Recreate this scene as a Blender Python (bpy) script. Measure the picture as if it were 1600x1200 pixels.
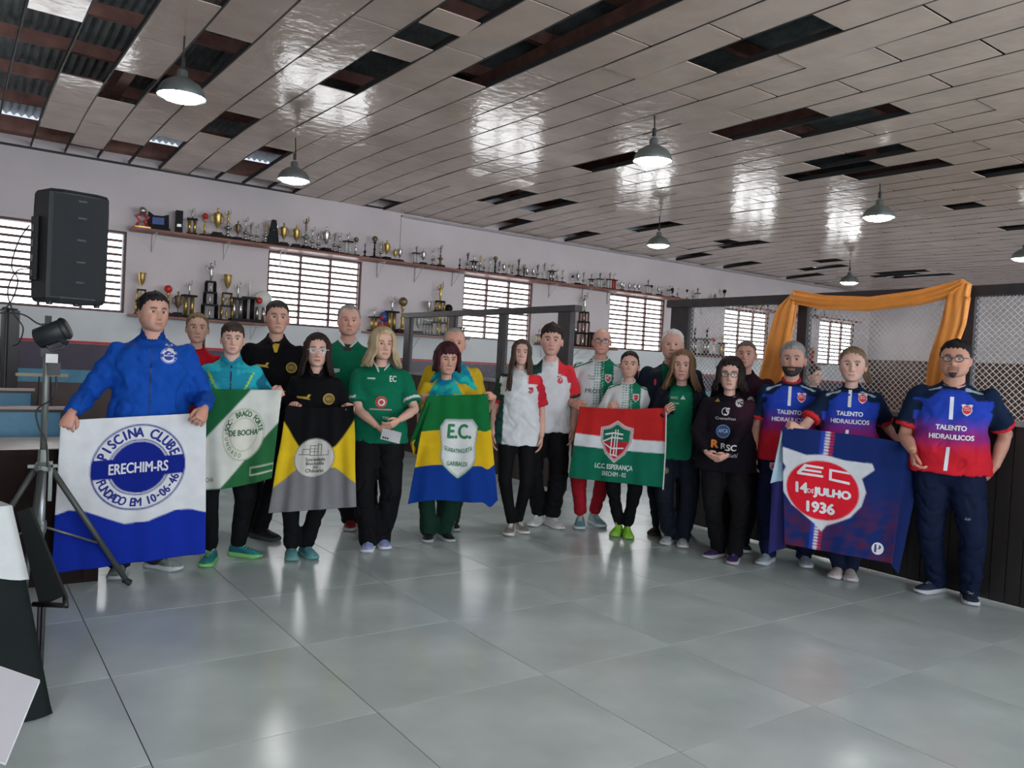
import bpy, bmesh, math, random
import numpy as np
from mathutils import Vector, Matrix, Euler
from mathutils.bvhtree import BVHTree
for _o in list(bpy.data.objects): bpy.data.objects.remove(_o)
scene = bpy.context.scene
COL = scene.collection
rnd = random.Random(7)
nrs = np.random.RandomState(5)
PI = math.pi
# ------------------------------------------------------------ camera
YAW, PITCH, ROLL, FPX, EYE = math.radians(35.3), math.radians(-1.4), math.radians(3.0), 1245.0, 1.52
cy, sy = math.cos(YAW), math.sin(YAW)
FW = Vector((sy*math.cos(PITCH), cy*math.cos(PITCH), math.sin(PITCH)))
_rt = Vector((cy, -sy, 0)); _up = _rt.cross(FW)
RT = math.cos(ROLL)*_rt + math.sin(ROLL)*_up
UP = -math.sin(ROLL)*_rt + math.cos(ROLL)*_up
cd = bpy.data.cameras.new('camera'); cam = bpy.data.objects.new('camera', cd); COL.objects.link(cam)
cd.sensor_width = 36; cd.lens = FPX/1600*36; cd.clip_start = 0.05; cd.clip_end = 200
M = Matrix((RT, UP, -FW)).transposed().to_4x4(); M.translation = (0, 0, EYE)
cam.matrix_world = M; scene.camera = cam
scene.view_settings.view_transform = 'Standard'; scene.view_settings.look = 'None'
scene.view_settings.gamma = 1; scene.view_settings.use_curve_mapping = False
scene.view_settings.exposure = 0.0
def ray(x, y): return FW + RT*((x-800)/FPX) + UP*((600-y)/FPX)
def P(x, y, d): return Vector((0, 0, EYE)) + ray(x, y)*d          # measured point at forward distance d
def ground(x, y, z=0.0):
    r = ray(x, y); return Vector((0, 0, EYE)) + r*((z-EYE)/r.z)
def onY(x, y, Y):
    r = ray(x, y); return Vector((0, 0, EYE)) + r*(Y/r.y)
def onX(x, y, X):
    r = ray(x, y); return Vector((0, 0, EYE)) + r*(X/r.x)
def dep(p): return (Vector(p)-Vector((0, 0, EYE))).dot(FW)
# ------------------------------------------------------------ world and room-scale light
WIN_BACK, WIN_FRONT, LAMP_E, SKY = 5.6, 14.0, 60.0, 1.0
w = bpy.data.worlds.new('world'); scene.world = w; w.use_nodes = True
w.node_tree.nodes['Background'].inputs[0].default_value = (.80, .88, 1, 1)
w.node_tree.nodes['Background'].inputs[1].default_value = SKY
# ------------------------------------------------------------ materials
def newmat(name):
    m = bpy.data.materials.new(name); m.use_nodes = True
    return m, m.node_tree, m.node_tree.nodes['Principled BSDF']
def N(nt, t, **k):
    n = nt.nodes.new(t)
    for a, b in k.items():
        if a in n.inputs.keys(): n.inputs[a].default_value = b
        else: setattr(n, a, b)
    return n
def mat(name, col, rough=.6, metal=0.0, var=.12, vscale=6, bump=0.0, bscale=60, coat=0.0, stretch=(1, 1, 1), spec=None):
    m, nt, b = newmat(name)
    b.inputs['Roughness'].default_value = rough; b.inputs['Metallic'].default_value = metal
    if coat: b.inputs['Coat Weight'].default_value = coat; b.inputs['Coat Roughness'].default_value = .08
    if spec is not None: b.inputs['Specular IOR Level'].default_value = spec
    tc = N(nt, 'ShaderNodeTexCoord'); mp = N(nt, 'ShaderNodeMapping'); mp.inputs['Scale'].default_value = stretch
    nt.links.new(tc.outputs['Object'], mp.inputs[0])
    no = N(nt, 'ShaderNodeTexNoise', Scale=vscale, Detail=4.0); nt.links.new(mp.outputs[0], no.inputs['Vector'])
    cr = N(nt, 'ShaderNodeValToRGB')
    cr.color_ramp.elements[0].position = .3; cr.color_ramp.elements[1].position = .7
    cr.color_ramp.elements[0].color = tuple(c*(1-var) for c in col)+(1,)
    cr.color_ramp.elements[1].color = tuple(min(1, c*(1+var)) for c in col)+(1,)
    nt.links.new(no.outputs[0], cr.inputs[0]); nt.links.new(cr.outputs[0], b.inputs['Base Color'])
    if bump:
        n2 = N(nt, 'ShaderNodeTexNoise', Scale=bscale, Detail=3.0); nt.links.new(mp.outputs[0], n2.inputs['Vector'])
        bp = N(nt, 'ShaderNodeBump', Strength=bump, Distance=.01)
        nt.links.new(n2.outputs[0], bp.inputs['Height']); nt.links.new(bp.outputs[0], b.inputs['Normal'])
    return m
def emat(name, col, s, noise=0.0):
    m, nt, b = newmat(name)
    b.inputs['Base Color'].default_value = (*[c*.8 for c in col], 1)
    b.inputs['Emission Color'].default_value = (*col, 1); b.inputs['Emission Strength'].default_value = s
    b.inputs['Roughness'].default_value = .3
    return m
def vcmat(name, rough=.75, bump=.25, bscale=260, spec=.3, sheen=0.0, sub=0.0, stretch=(1, 1, 1)):
    m, nt, b = newmat(name)
    a = N(nt, 'ShaderNodeAttribute', attribute_name='Col')
    no = N(nt, 'ShaderNodeTexNoise', Scale=14.0, Detail=3.0)
    tc = N(nt, 'ShaderNodeTexCoord'); nt.links.new(tc.outputs['Object'], no.inputs['Vector'])
    mr = N(nt, 'ShaderNodeMapRange'); mr.inputs['To Min'].default_value = .88; mr.inputs['To Max'].default_value = 1.12
    nt.links.new(no.outputs[0], mr.inputs[0])
    mx = N(nt, 'ShaderNodeVectorMath', operation='SCALE')
    nt.links.new(a.outputs['Color'], mx.inputs[0]); nt.links.new(mr.outputs[0], mx.inputs['Scale'])
    nt.links.new(mx.outputs[0], b.inputs['Base Color'])
    b.inputs['Roughness'].default_value = rough; b.inputs['Specular IOR Level'].default_value = spec
    if sub: b.inputs['Subsurface Weight'].default_value = sub; b.inputs['Subsurface Radius'].default_value = (.01, .004, .002)
    mp = N(nt, 'ShaderNodeMapping'); mp.inputs['Scale'].default_value = stretch; nt.links.new(tc.outputs['Object'], mp.inputs[0])
    n2 = N(nt, 'ShaderNodeTexNoise', Scale=bscale, Detail=2.0); nt.links.new(mp.outputs[0], n2.inputs['Vector'])
    bp = N(nt, 'ShaderNodeBump', Strength=bump, Distance=.003)
    nt.links.new(n2.outputs[0], bp.inputs['Height']); nt.links.new(bp.outputs[0], b.inputs['Normal'])
    return m
# ------------------------------------------------------------ mesh helpers
class MB:
    def __init__(s): s.v = []; s.f = []; s.c = []
    def add(s, vs, fs, col=None):
        o = len(s.v); s.v += [tuple(v) for v in vs]; s.f += [tuple(i+o for i in f) for f in fs]
        s.c += [col or (.5, .5, .5)]*len(vs); return s
    def box(s, x0, x1, y0, y1, z0, z1, col=None):
        return s.add([(x, y, z) for x in (x0, x1) for y in (y0, y1) for z in (z0, z1)],
                     [(0, 1, 3, 2), (4, 6, 7, 5), (0, 4, 5, 1), (2, 3, 7, 6), (0, 2, 6, 4), (1, 5, 7, 3)], col)
    def lathe(s, prof, cx=0, cy=0, cz=0, n=12, col=None, sx=1, sy=1):
        vs = []; fs = []
        for r, z in prof:
            for i in range(n):
                a = 2*PI*i/n; vs.append((cx+r*sx*math.cos(a), cy+r*sy*math.sin(a), cz+z))
        for j in range(len(prof)-1):
            for i in range(n):
                k = (i+1) % n; fs.append((j*n+i, j*n+k, (j+1)*n+k, (j+1)*n+i))
        fs.append(tuple(range(n))[::-1]); fs.append(tuple((len(prof)-1)*n+i for i in range(n)))
        return s.add(vs, fs, col)
    def tube(s, pts, rad, n=8, col=None, flat=1.0, side=None):
        pts = [Vector(p) for p in pts]
        if not hasattr(rad, '__len__'): rad = [rad]*len(pts)
        vs = []; fs = []; prev = None
        for i, p in enumerate(pts):
            t = (pts[min(i+1, len(pts)-1)]-pts[max(i-1, 0)])
            if t.length < 1e-9: t = Vector((0, 0, 1))
            t.normalize()
            if prev is None:
                u = Vector(side) if side is not None else (Vector((1, 0, 0)) if abs(t.x) < .8 else Vector((0, 1, 0)))
            else: u = prev
            u = (u-t*u.dot(t)).normalized(); v = t.cross(u); prev = u
            for k in range(n):
                a = 2*PI*k/n; vs.append(p+(u*math.cos(a)+v*math.sin(a)*flat)*rad[i])
        m = len(pts)
        for j in range(m-1):
            for k in range(n):
                l = (k+1) % n; fs.append((j*n+k, j*n+l, (j+1)*n+l, (j+1)*n+k))
        fs.append(tuple(range(n))[::-1]); fs.append(tuple((m-1)*n+k for k in range(n)))
        return s.add(vs, fs, col)
    def ball(s, c, r, n=10, m=7, col=None, sc=(1, 1, 1)):
        pr = [(max(1e-4, math.cos(-PI/2+PI*j/m)), math.sin(-PI/2+PI*j/m)) for j in range(m+1)]
        vs = []; fs = []
        for q, z in pr:
            for i in range(n):
                a = 2*PI*i/n; vs.append((c[0]+r*q*math.cos(a)*sc[0], c[1]+r*q*math.sin(a)*sc[1], c[2]+r*z*sc[2]))
        for j in range(m):
            for i in range(n):
                k = (i+1) % n; fs.append((j*n+i, j*n+k, (j+1)*n+k, (j+1)*n+i))
        return s.add(vs, fs, col)
    def loft(s, rings, n=24, col=None, p=2.0):   # rings: (cx, cy, cz, rx, ry, tilt)
        vs = []; fs = []
        for R in rings:
            x0, y0, z0, rx, ry = R[:5]; tl = R[5] if len(R) > 5 else 0
            for k in range(n):
                a = 2*PI*k/n; c, q = math.cos(a), math.sin(a)
                X = rx*math.copysign(abs(c)**(2/p), c); Y = ry*math.copysign(abs(q)**(2/p), q)
                vs.append((x0+X, y0+Y, z0+tl*Y))
        m = len(rings)
        for j in range(m-1):
            for k in range(n):
                l = (k+1) % n; fs.append((j*n+k, j*n+l, (j+1)*n+l, (j+1)*n+k))
        fs.append(tuple(range(n))[::-1]); fs.append(tuple((m-1)*n+k for k in range(n)))
        return s.add(vs, fs, col)
def mkmesh(name, v, f, smooth=False):
    me = bpy.data.meshes.new(name); me.from_pydata([tuple(a) for a in v], [], [tuple(a) for a in f]); me.update()
    if smooth: me.polygons.foreach_set('use_smooth', [True]*len(me.polygons))
    return me
def setcol(me, cols):
    a = me.color_attributes.new('Col', 'FLOAT_COLOR', 'POINT')
    c = np.ones((len(me.vertices), 4)); c[:, :3] = cols; a.data.foreach_set('color', c.ravel())
def obj(name, geo, m, parent=None, smooth=False, cols=False, **tags):
    me = geo if isinstance(geo, bpy.types.Mesh) else mkmesh(name, geo.v, geo.f, smooth)
    if cols and not isinstance(geo, bpy.types.Mesh): setcol(me, np.array(geo.c))
    if m is not None and not me.materials: me.materials.append(m)
    o = bpy.data.objects.new(name, me); COL.objects.link(o)
    if parent: o.parent = parent
    for k, v in tags.items(): o[k] = v
    return o
def empty(name, loc=(0, 0, 0), rz=0, **tags):
    o = bpy.data.objects.new(name, None); COL.objects.link(o); o.location = loc; o.rotation_euler = (0, 0, rz)
    o.empty_display_size = .1
    for k, v in tags.items(): o[k] = v
    return o
def dupe(o, parent=None, **tags):
    c = o.copy(); COL.objects.link(c); c.parent = parent
    for ch in list(o.children): dupe(ch, c)
    for k, v in tags.items(): c[k] = v
    return c
def evalmesh(o):
    dg = bpy.context.evaluated_depsgraph_get(); dg.update()
    return bpy.data.meshes.new_from_object(o.evaluated_get(dg))
def remesh(mb, voxel=.013, smooth=4, fac=.5):
    me = mkmesh('tmp', mb.v, mb.f); o = bpy.data.objects.new('tmp', me); COL.objects.link(o)
    r = o.modifiers.new('r', 'REMESH'); r.mode = 'VOXEL'; r.voxel_size = voxel
    if smooth:
        s = o.modifiers.new('s', 'SMOOTH'); s.iterations = smooth; s.factor = fac
    out = evalmesh(o); bpy.data.objects.remove(o); bpy.data.meshes.remove(me)
    out.materials.clear()
    out.polygons.foreach_set('use_smooth', [True]*len(out.polygons))
    return out
def coords(me):
    a = np.empty(len(me.vertices)*3); me.vertices.foreach_get('co', a); return a.reshape(-1, 3)
def normals(me):
    a = np.empty(len(me.vertices)*3); me.vertices.foreach_get('normal', a); return a.reshape(-1, 3)
def fnoise(c, f, seed=0):   # cheap smooth pseudo noise
    r = np.random.RandomState(seed); o = np.zeros(len(c))
    for k in range(5):
        d = r.normal(size=3)*np.array(f); o += np.sin(c@d+r.rand()*6.28+1.3*np.sin(c@(d[::-1]*.7)+r.rand()*6))
    return o/5
# ============================================================ THE ROOM
D = 13.0; XE = 21.8; XW = -6.0; YF = -5.0
GREY_TILE = mat('floor_tile', (.49, .575, .575), .2, var=.16, vscale=1.6, bump=.02, bscale=8)
GROUT = mat('grout', (.08, .085, .085), .8)
WALLU = mat('wall_paint_upper', (.61, .545, .555), .75, var=.05, vscale=1.2, bump=.05, bscale=30)
WALLL = mat('wall_paint_lower', (.66, .68, .70), .7, var=.04, vscale=2)
PURP = mat('purple_paint', (.075, .06, .095), .6); REDP = mat('red_paint', (.45, .03, .03), .6)
BLUEP = mat('light_blue_paint', (.10, .30, .45), .6)
BROWNW = mat('brown_wood_panel', (.10, .045, .028), .45, var=.35, vscale=3, stretch=(1, 1, .2), bump=.1)
SHELFM = mat('red_brown_shelf_wood', (.22, .07, .045), .5, var=.25, vscale=5)
WHITEM = mat('white_metal', (.6, .6, .6), .5)
# floor ------------------------------------------------------
fl = obj('floor', MB().box(XW, XE, YF, D, -.12, -.0075), GROUT, kind='structure')
T = .9; ox, oy = 2.7074*T*0+2.7348*T*0, 0
g00 = ground(1061.9, 1174.7); g12 = ground(853.6, 1054.4)
ox = g00.x; oy = g00.y
tm = {}
def tile_mesh(sx, sy):
    b = MB(); b.add([(0, 0, 0), (sx, 0, 0), (sx, sy, 0), (0, sy, 0), (0, 0, -.008), (sx, 0, -.008), (sx, sy, -.008), (0, sy, -.008)],
          [(0, 1, 2, 3), (0, 4, 5, 1), (1, 5, 6, 2), (2, 6, 7, 3), (3, 7, 4, 0), (4, 7, 6, 5)])
    return b
GAP = .005
cells = []
i0, i1 = math.floor((XW-ox)/T), math.ceil((XE-ox)/T); j0, j1 = math.floor((YF-oy)/T), math.ceil((D-oy)/T)
for i in range(i0, i1):
    for j in range(j0, j1):
        x0 = max(XW, ox+i*T); x1 = min(XE, ox+(i+1)*T); y0 = max(YF, oy+j*T); y1 = min(D, oy+(j+1)*T)
        if x1-x0 < .02 or y1-y0 < .02: continue
        c = Vector(((x0+x1)/2, (y0+y1)/2, 0)); d = dep(c)
        q = c-Vector((0, 0, EYE)); px = 800+FPX*q.dot(RT)/max(d, .1); py = 600-FPX*q.dot(UP)/max(d, .1)
        vis = d > .6 and -500 < px < 2100 and py < 2300
        cells.append((0 if vis else 1, d, x0, x1, y0, y1))
cells.sort()
rest = MB()
full = mkmesh('tile', tile_mesh(T-GAP, T-GAP).v, tile_mesh(T-GAP, T-GAP).f); full.materials.append(GREY_TILE)
for n, (vz, d, x0, x1, y0, y1) in enumerate(cells):
    if n < 290 and not vz:
        if x1-x0 > T-.01 and y1-y0 > T-.01: o = obj('floor_tile', full, None, fl)
        else: o = obj('floor_tile', tile_mesh(x1-x0-GAP, y1-y0-GAP), GREY_TILE, fl)
        o.location = (x0+GAP/2, y0+GAP/2, 0)
    else:
        t = tile_mesh(x1-x0-GAP, y1-y0-GAP); rest.add([(a+x0+GAP/2, b+y0+GAP/2, c) for a, b, c in t.v], t.f)
obj('floor_tiles_beyond', rest, GREY_TILE, fl, kind='stuff')
# walls ------------------------------------------------------
WX = [(.44, 2.10), (4.21, 5.86), (7.96, 9.60), (11.70, 13.39), (15.48, 17.20), (19.40, 21.07), (-3.4, -1.7)]
SILL, HEAD = 1.98, 3.18
ZL = [(0, .0, 1.02, BLUEP), (0, 1.02, 1.115, BLUEP)]
wb = MB(); wl = MB()
xs = sorted([XW-.2, XE+.2]+[a for p in WX for a in p])
def wallseg(b, z0, z1, holes=True):
    if not holes: b.box(XW-.2, XE+.2, D, D+.2, z0, z1); return
    edges = sorted(WX); x = XW-.2
    for a, c in edges: b.box(x, a, D, D+.2, z0, z1); x = c
    b.box(x, XE+.2, D, D+.2, z0, z1)
wallseg(wb, SILL, HEAD); wallseg(wb, HEAD, 4.35, False); 
wallback = obj('wall_back', wb, WALLU, kind='structure')
b = MB(); b.box(XW-.2, XE+.2, D-.03, D+.2, 1.535, SILL-.001); obj('lower_wall_panel', b, WALLL, wallback)
b = MB(); b.box(XW-.2, XE+.2, D-.035, D+.2, 1.495, 1.534); obj('red_stripe', b, REDP, wallback)
b = MB(); b.box(XW-.2, XE+.2, D-.03, D+.2, 1.115, 1.494); obj('purple_band', b, PURP, wallback)
b = MB(); b.box(XW-.2, XE+.2, D-.028, D+.2, .93, 1.114); obj('blue_dado', b, BLUEP, wallback)
b = MB(); b.box(XW-.2, XE+.2, D-.029, D+.2, 0, .929); obj('brown_dado', b, mat('brown_dado_paint', (.09, .06, .055), .5), wallback)
# joint line and cornice
obj('trim_1', MB().box(6.57, XE, D-.05, D, 4.06, 4.10), mat('cornice_paint', (.36, .33, .34), .6), kind='structure')
obj('trim_2', MB().box(6.57, 6.60, D-.02, D, 3.25, 4.06), WALLU, kind='structure')
obj('wall_right', MB().box(XE, XE+.2, YF, D, 0, 4.35), WALLU, kind='structure')
b = MB()
y = 0.0
wr = obj('wainscot', MB().box(XE-.03, XE, -4, D, .05, 2.2), BROWNW, bpy.data.objects['wall_right'])
for k in range(42):
    obj('board', MB().box(XE-.05, XE-.03, D-.4*(k+1)+.006, D-.4*k, .08, 2.2), BROWNW, bpy.data.objects['wall_right'])
obj('wall_left', MB().box(XW-.2, XW, YF, D, 0, 4.35), WALLU, kind='structure')
# front wall (behind the photographer) with its own daylight windows
FX = [(-4.5, -2.3), (-.9, 1.3), (2.7, 4.9), (6.3, 8.5), (9.9, 12.1), (13.5, 15.7), (17.1, 19.3)]
b = MB(); x = XW-.2
for a, c in FX: b.box(x, a, YF-.2, YF, .9, 3.4); x = c
b.box(x, XE+.2, YF-.2, YF, .9, 3.4); b.box(XW-.2, XE+.2, YF-.2, YF, 0, .9); b.box(XW-.2, XE+.2, YF-.2, YF, 3.4, 4.35)
obj('wall_front', b, WALLU, kind='structure')
GLB = emat('back_window_daylight_glass', (.97, .985, 1), WIN_BACK); GLF = emat('front_window_daylight_glass', (.86, .93, 1), WIN_FRONT)
FRM = mat('brown_window_frame', (.085, .03, .025), .5); REV = mat('window_reveal', (.55, .42, .38), .6)
def window(n, a, c, y, z0, z1, cols, rows, glass, sgn):
    g = empty('window_%d' % n, ((a+c)/2, y, z0), kind='structure'); hw = (c-a)/2; H = z1-z0
    f = MB(); t = .035
    f.box(-hw, -hw+t, -.03, .05, 0, H); f.box(hw-t, hw, -.03, .05, 0, H); f.box(-hw+t, hw-t, -.03, .05, 0, t); f.box(-hw+t, hw-t, -.03, .05, H-t, H)
    obj('window_frame', f, FRM, g)
    cw = (2*hw-2*t)/cols
    for k in range(1, cols): obj('mullion', MB().box(-hw+t+k*cw-.018, -hw+t+k*cw+.018, -.025, .045, t, H-t), FRM, g)
    rh = (H-2*t)/rows
    pm = mkmesh('pane', MB().box(-cw/2+.018, cw/2-.018, 0, .006, .003, rh-.012).v, MB().box(0, 1, 0, 1, 0, 1).f); pm.materials.append(glass)
    bm_ = mkmesh('louvre', MB().box(-cw/2+.018, cw/2-.018, -.03, .03, -.018, .018).v, MB().box(0, 1, 0, 1, 0, 1).f); bm_.materials.append(FRM)
    for i in range(cols):
        for j in range(rows):
            o = obj('pane', pm, None, g); o.location = (-hw+t+(i+.5)*cw, .03, t+j*rh)
            if j:
                o = obj('louvre_bar', bm_, None, g); o.location = (-hw+t+(i+.5)*cw, .02, t+j*rh)
for n, (a, c) in enumerate(WX): window(n+1, a, c, D+.06, SILL, HEAD, 3, 11, GLB, 1)
for n, (a, c) in enumerate(FX): window(n+8, a, c, YF-.1, .9, 3.4, 2, 3, GLF, -1)
# ceiling ----------------------------------------------------
PZ = [(-5.2, 4.10), (0, 4.11), (5, 4.12), (7, 4.14), (8.2, 4.165), (9.5, 4.20), (10.3, 4.205), (11.2, 4.195), (12.2, 4.155), (13, 4.12)]
def cz(y, x=8): return float(np.interp(y, [p[0] for p in PZ], [p[1] for p in PZ]))+.07*min(1, max(0, 1-x/8))
CP = mat('ceiling_panel_gloss_beige', (.57, .44, .37), .13, var=.10, vscale=2.2, bump=.55, bscale=8)
CP.node_tree.nodes['Principled BSDF'].inputs['Specular IOR Level'].default_value = .7
DARKW = mat('dark_roof_timber', (.27, .125, .10), .7, var=.3); BATT = mat('black_batten', (.022, .02, .02), .6)
ROOFM = mat('corrugated_roof_sheet', (.26, .29, .30), .5, .2, var=.3)
ceil = empty('ceiling', (0, 0, 0), kind='structure')
SW = .4135; SX = 1.6718; PL = 1.185
# openings where panels are gone: strip -> list of (y0, y1)
GONE = {-1: [(12.46, 13), (8.9, 10.09), (4.1, 6.54)], 0: [(7.13, 9.5), (11.87, 13)], -2: [(11.87, 13), (3, 9.5)], -3: [(7.72, 13), (3, 6.5)],
        1: [(11.28, 13)], 2: [(9.5, 10.68)], 3: [(12.46, 13), (6.54, 7.73), (5.66, 6.1), (4.16, 5.35)], 4: [(10.68, 13)], 5: [(12.46, 13), (2.98, 6.54)],
        6: [(12.6, 13)], 8: [(3.57, 4.76)], 12: [(4.76, 5.94), (7.13, 8.31)], 13: [(4.16, 5.35), (10.09, 11.28)], 15: [(10.09, 11.28)], 16: [(4.76, 5.94), (11.87, 13)],
        17: [(5.35, 6.54)], 18: [(4.76, 5.94)], 20: [(3.57, 4.76), (11.87, 13)], 21: [(10.09, 11.28)], 24: [(5.5, 5.94)], 29: [(5.6, 6.1)], 34: [(10.3, 10.9)],
        36: [(10.68, 11.87)], 40: [(9.6, 10.9)], 41: [(10.1, 11.3)], 27: [(10.09, 11.28)], 26: [(10.5, 10.9)], 32: [(11.87, 13)], 28: [(11.87, 13)], 38: [(11.87, 13)], 42: [(9.5, 11)], 10: [(12.3, 13)],
        -4: [(3, 13)], -5: [(3, 11)], -6: [(5, 13)], -7: [(6, 9)]}
panels = []
s0 = math.floor((XW-SX)/SW); s1 = math.ceil((XE-SX)/SW)
for k in range(s0, s1):
    base = 5.35 if k % 2 else 4.7575
    ys = [YF]+[base+PL*n for n in range(-9, 9) if YF+.1 < base+PL*n < D-.1]+[D]
    for a, c in zip(ys, ys[1:]):
        iv = [(a, c)]
        for g0, g1 in GONE.get(k, []):
            nv = []
            for p, q in iv:
                if g1 <= p+.05 or g0 >= q-.05: nv.append((p, q)); continue
                if g0 > p+.08: nv.append((p, g0))
                if g1 < q-.08: nv.append((g1, q))
            iv = nv
        for p, q in iv:
            x0 = max(XW, SX+k*SW); x1 = min(XE, SX+(k+1)*SW)
            if x1-x0 < .05: continue
            c0 = Vector(((x0+x1)/2, (p+q)/2, 4.12)); d = dep(c0)
            r_ = c0-Vector((0, 0, EYE)); px = 800+FPX*r_.dot(RT)/max(d, .1); py = 600-FPX*r_.dot(UP)/max(d, .1)
            vis = d > .5 and -120 < px < 1720 and -60 < py
            panels.append((0 if vis else 1, d, k, x0, x1, p, q))
panels.sort()
def panel_mb(x0, x1, p, q, k, tilt=0):
    b = MB(); m = 5; g = .009; vs = []; fs = []; sag = rnd.uniform(.0, .004)
    for i in range(m+1):
        y = p+.012+(q-p-.024)*i/m; s = sag*math.sin(PI*i/m)
        for x, z in ((x0+g, 0), (x1-g, 0), (x1-g, .008), (x0+g, .008)): vs.append((x, y, cz(y, x)+z-s+tilt*(i/m)))
    for i in range(m):
        for j in range(4): fs.append((i*4+j, i*4+(j+1) % 4, (i+1)*4+(j+1) % 4, (i+1)*4+j))
    fs += [(0, 1, 2, 3), (m*4+3, m*4+2, m*4+1, m*4)]
    return b.add(vs, fs)
rest = MB()
for n, (vz, d, k, x0, x1, p, q) in enumerate(panels):
    t = rnd.choice([0, 0, 0, 0, -.02, .01]) if q-p < 1 else rnd.choice([0]*9+[-.012])
    b = panel_mb(x0, x1, p, q, k, t)
    if n < 295 and not vz: obj('ceiling_panel', b, CP, ceil)
    else: rest.add(b.v, b.f)
obj('ceiling_panels_beyond', rest, CP, ceil, kind='stuff')
bm = MB()
for k in range(s0, s1+1):
    x = SX+k*SW
    if x < XW or x > XE: continue
    b = MB()
    for p, q in zip(PZ, PZ[1:]):
        for e in ((p[0], q[0]),):
            a0, a1 = max(e[0], YF), min(e[1], D)
            b.add([(x-.007, a0, cz(a0, x)-.003), (x+.007, a0, cz(a0, x)-.003), (x+.007, a1, cz(a1, x)-.003), (x-.007, a1, cz(a1, x)-.003),
                   (x-.007, a0, cz(a0, x)+.05), (x+.007, a0, cz(a0, x)+.05), (x+.007, a1, cz(a1, x)+.05), (x-.007, a1, cz(a1, x)+.05)],
                  [(0, 3, 2, 1), (0, 1, 5, 4), (3, 7, 6, 2), (0, 4, 7, 3), (1, 2, 6, 5), (4, 5, 6, 7)])
    obj('batten', b, BATT, ceil)
# roof space: purlins, trusses, corrugated sheet
def rz(y): return 5.05-.045*abs(y-4)
b = MB(); x = XW-.2; vs = []; fs = []; n = 0
while x < XE+.2:
    for y in (YF-.2, 4, D+.2): vs.append((x, y, rz(y)+(.022 if n % 2 else -.022)))
    n += 1; x += .045
for i in range(n-1):
    for j in (0, 1): fs.append((i*3+j, i*3+j+1, i*3+4+j, i*3+3+j))
b.add(vs, fs); obj('roof_sheet', b, ROOFM, ceil)
for y in np.arange(YF+.6, D, 1.1): obj('purlin', MB().box(XW, XE, y-.035, y+.035, rz(y)-.16, rz(y)-.03), DARKW, ceil)
for x in np.arange(XW+1.3, XE, 3.1):
    b = MB(); b.box(x-.06, x+.06, YF, D, 4.42, 4.58); obj('roof_beam', b, DARKW, ceil)
for x, y in ((1.9, 8.2), (4.7, 6.0), (3.9, 6.6)):
    pass
obj('edge_angle', MB().box(XW, 6.57, D-.03, D-.005, 4.145, 4.175), BATT, ceil)
obj('wall_gap_board', MB().box(XW, XE, D-.25, D, 4.30, 4.5), DARKW, ceil)
# ------------------------------------------------------------ hanging lamps
SHADE = mat('lamp_grey_metal', (.23, .26, .26), .4, .6); LEDM = emat('lamp_led_face', (1, 1, .97), LAMP_E); CORD = mat('black_cord', (.02, .02, .02), .6)
ldef = [(1.58, 7.40, 3.68, 4.9, 'pendant lamp nearest the camera at upper left, below the open roof panels'),
        (3.50, 9.95, 3.70, 4.2, 'pendant lamp above the left part of the trophy shelf'),
        (5.85, 5.97, 3.68, 4.13, 'large pendant lamp in front of the second window, centre of the ceiling'),
        (9.95, 9.90, 3.70, 4.2, 'small pendant lamp close to the back wall, right of the centre lamp'),
        (9.85, 5.84, 3.68, 4.13, 'pendant lamp with bright face at right above the orange drape'),
        (16.2, 10.2, 3.71, 4.2, 'smallest, farthest pendant lamp just above the fence rail'),
        (14.3, 5.9, 3.68, 4.13, 'pendant lamp cut off by the right edge of the photo')]
def lamp():
    g = empty('pendant_lamp', category='lamp', group='pendant lamps under the ceiling')
    b = MB(); b.lathe([(.03, .24), (.045, .22), (.045, .17), (.09, .15), (.15, .11), (.185, .06), (.205, .0), (.203, -.004), (.19, .02), (.17, .05), (.1, .08)], n=24)
    obj('lamp_shade', b, SHADE, g, True)
    b = MB(); b.lathe([(.186, .012), (.15, -.018), (.09, -.035), (.001, -.042)], n=24); obj('led_face', b, LEDM, g, True)
    return g
L0 = lamp()
for i, (x, y, z, zt, lb) in enumerate(ldef):
    o = L0 if i == 0 else dupe(L0)
    o.location = (x, y, z); o['label'] = 'white-lit ' + lb
    for c in [c for c in o.children if c.name.startswith('cord')]: pass
for i, o in enumerate([o for o in bpy.data.objects if o.name.startswith('pendant_lamp')]):
    x, y, z = o.location; zt = 4.95 if x < 2 else cz(y, x)
    b = MB(); b.tube([(0, 0, .26), (.01, 0, (zt-z)*.6), (0, .01, zt-z)], .008, 6); b.lathe([(.02, .26), (.02, .34)], n=8)
    obj('cord', b, CORD, o)
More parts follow.
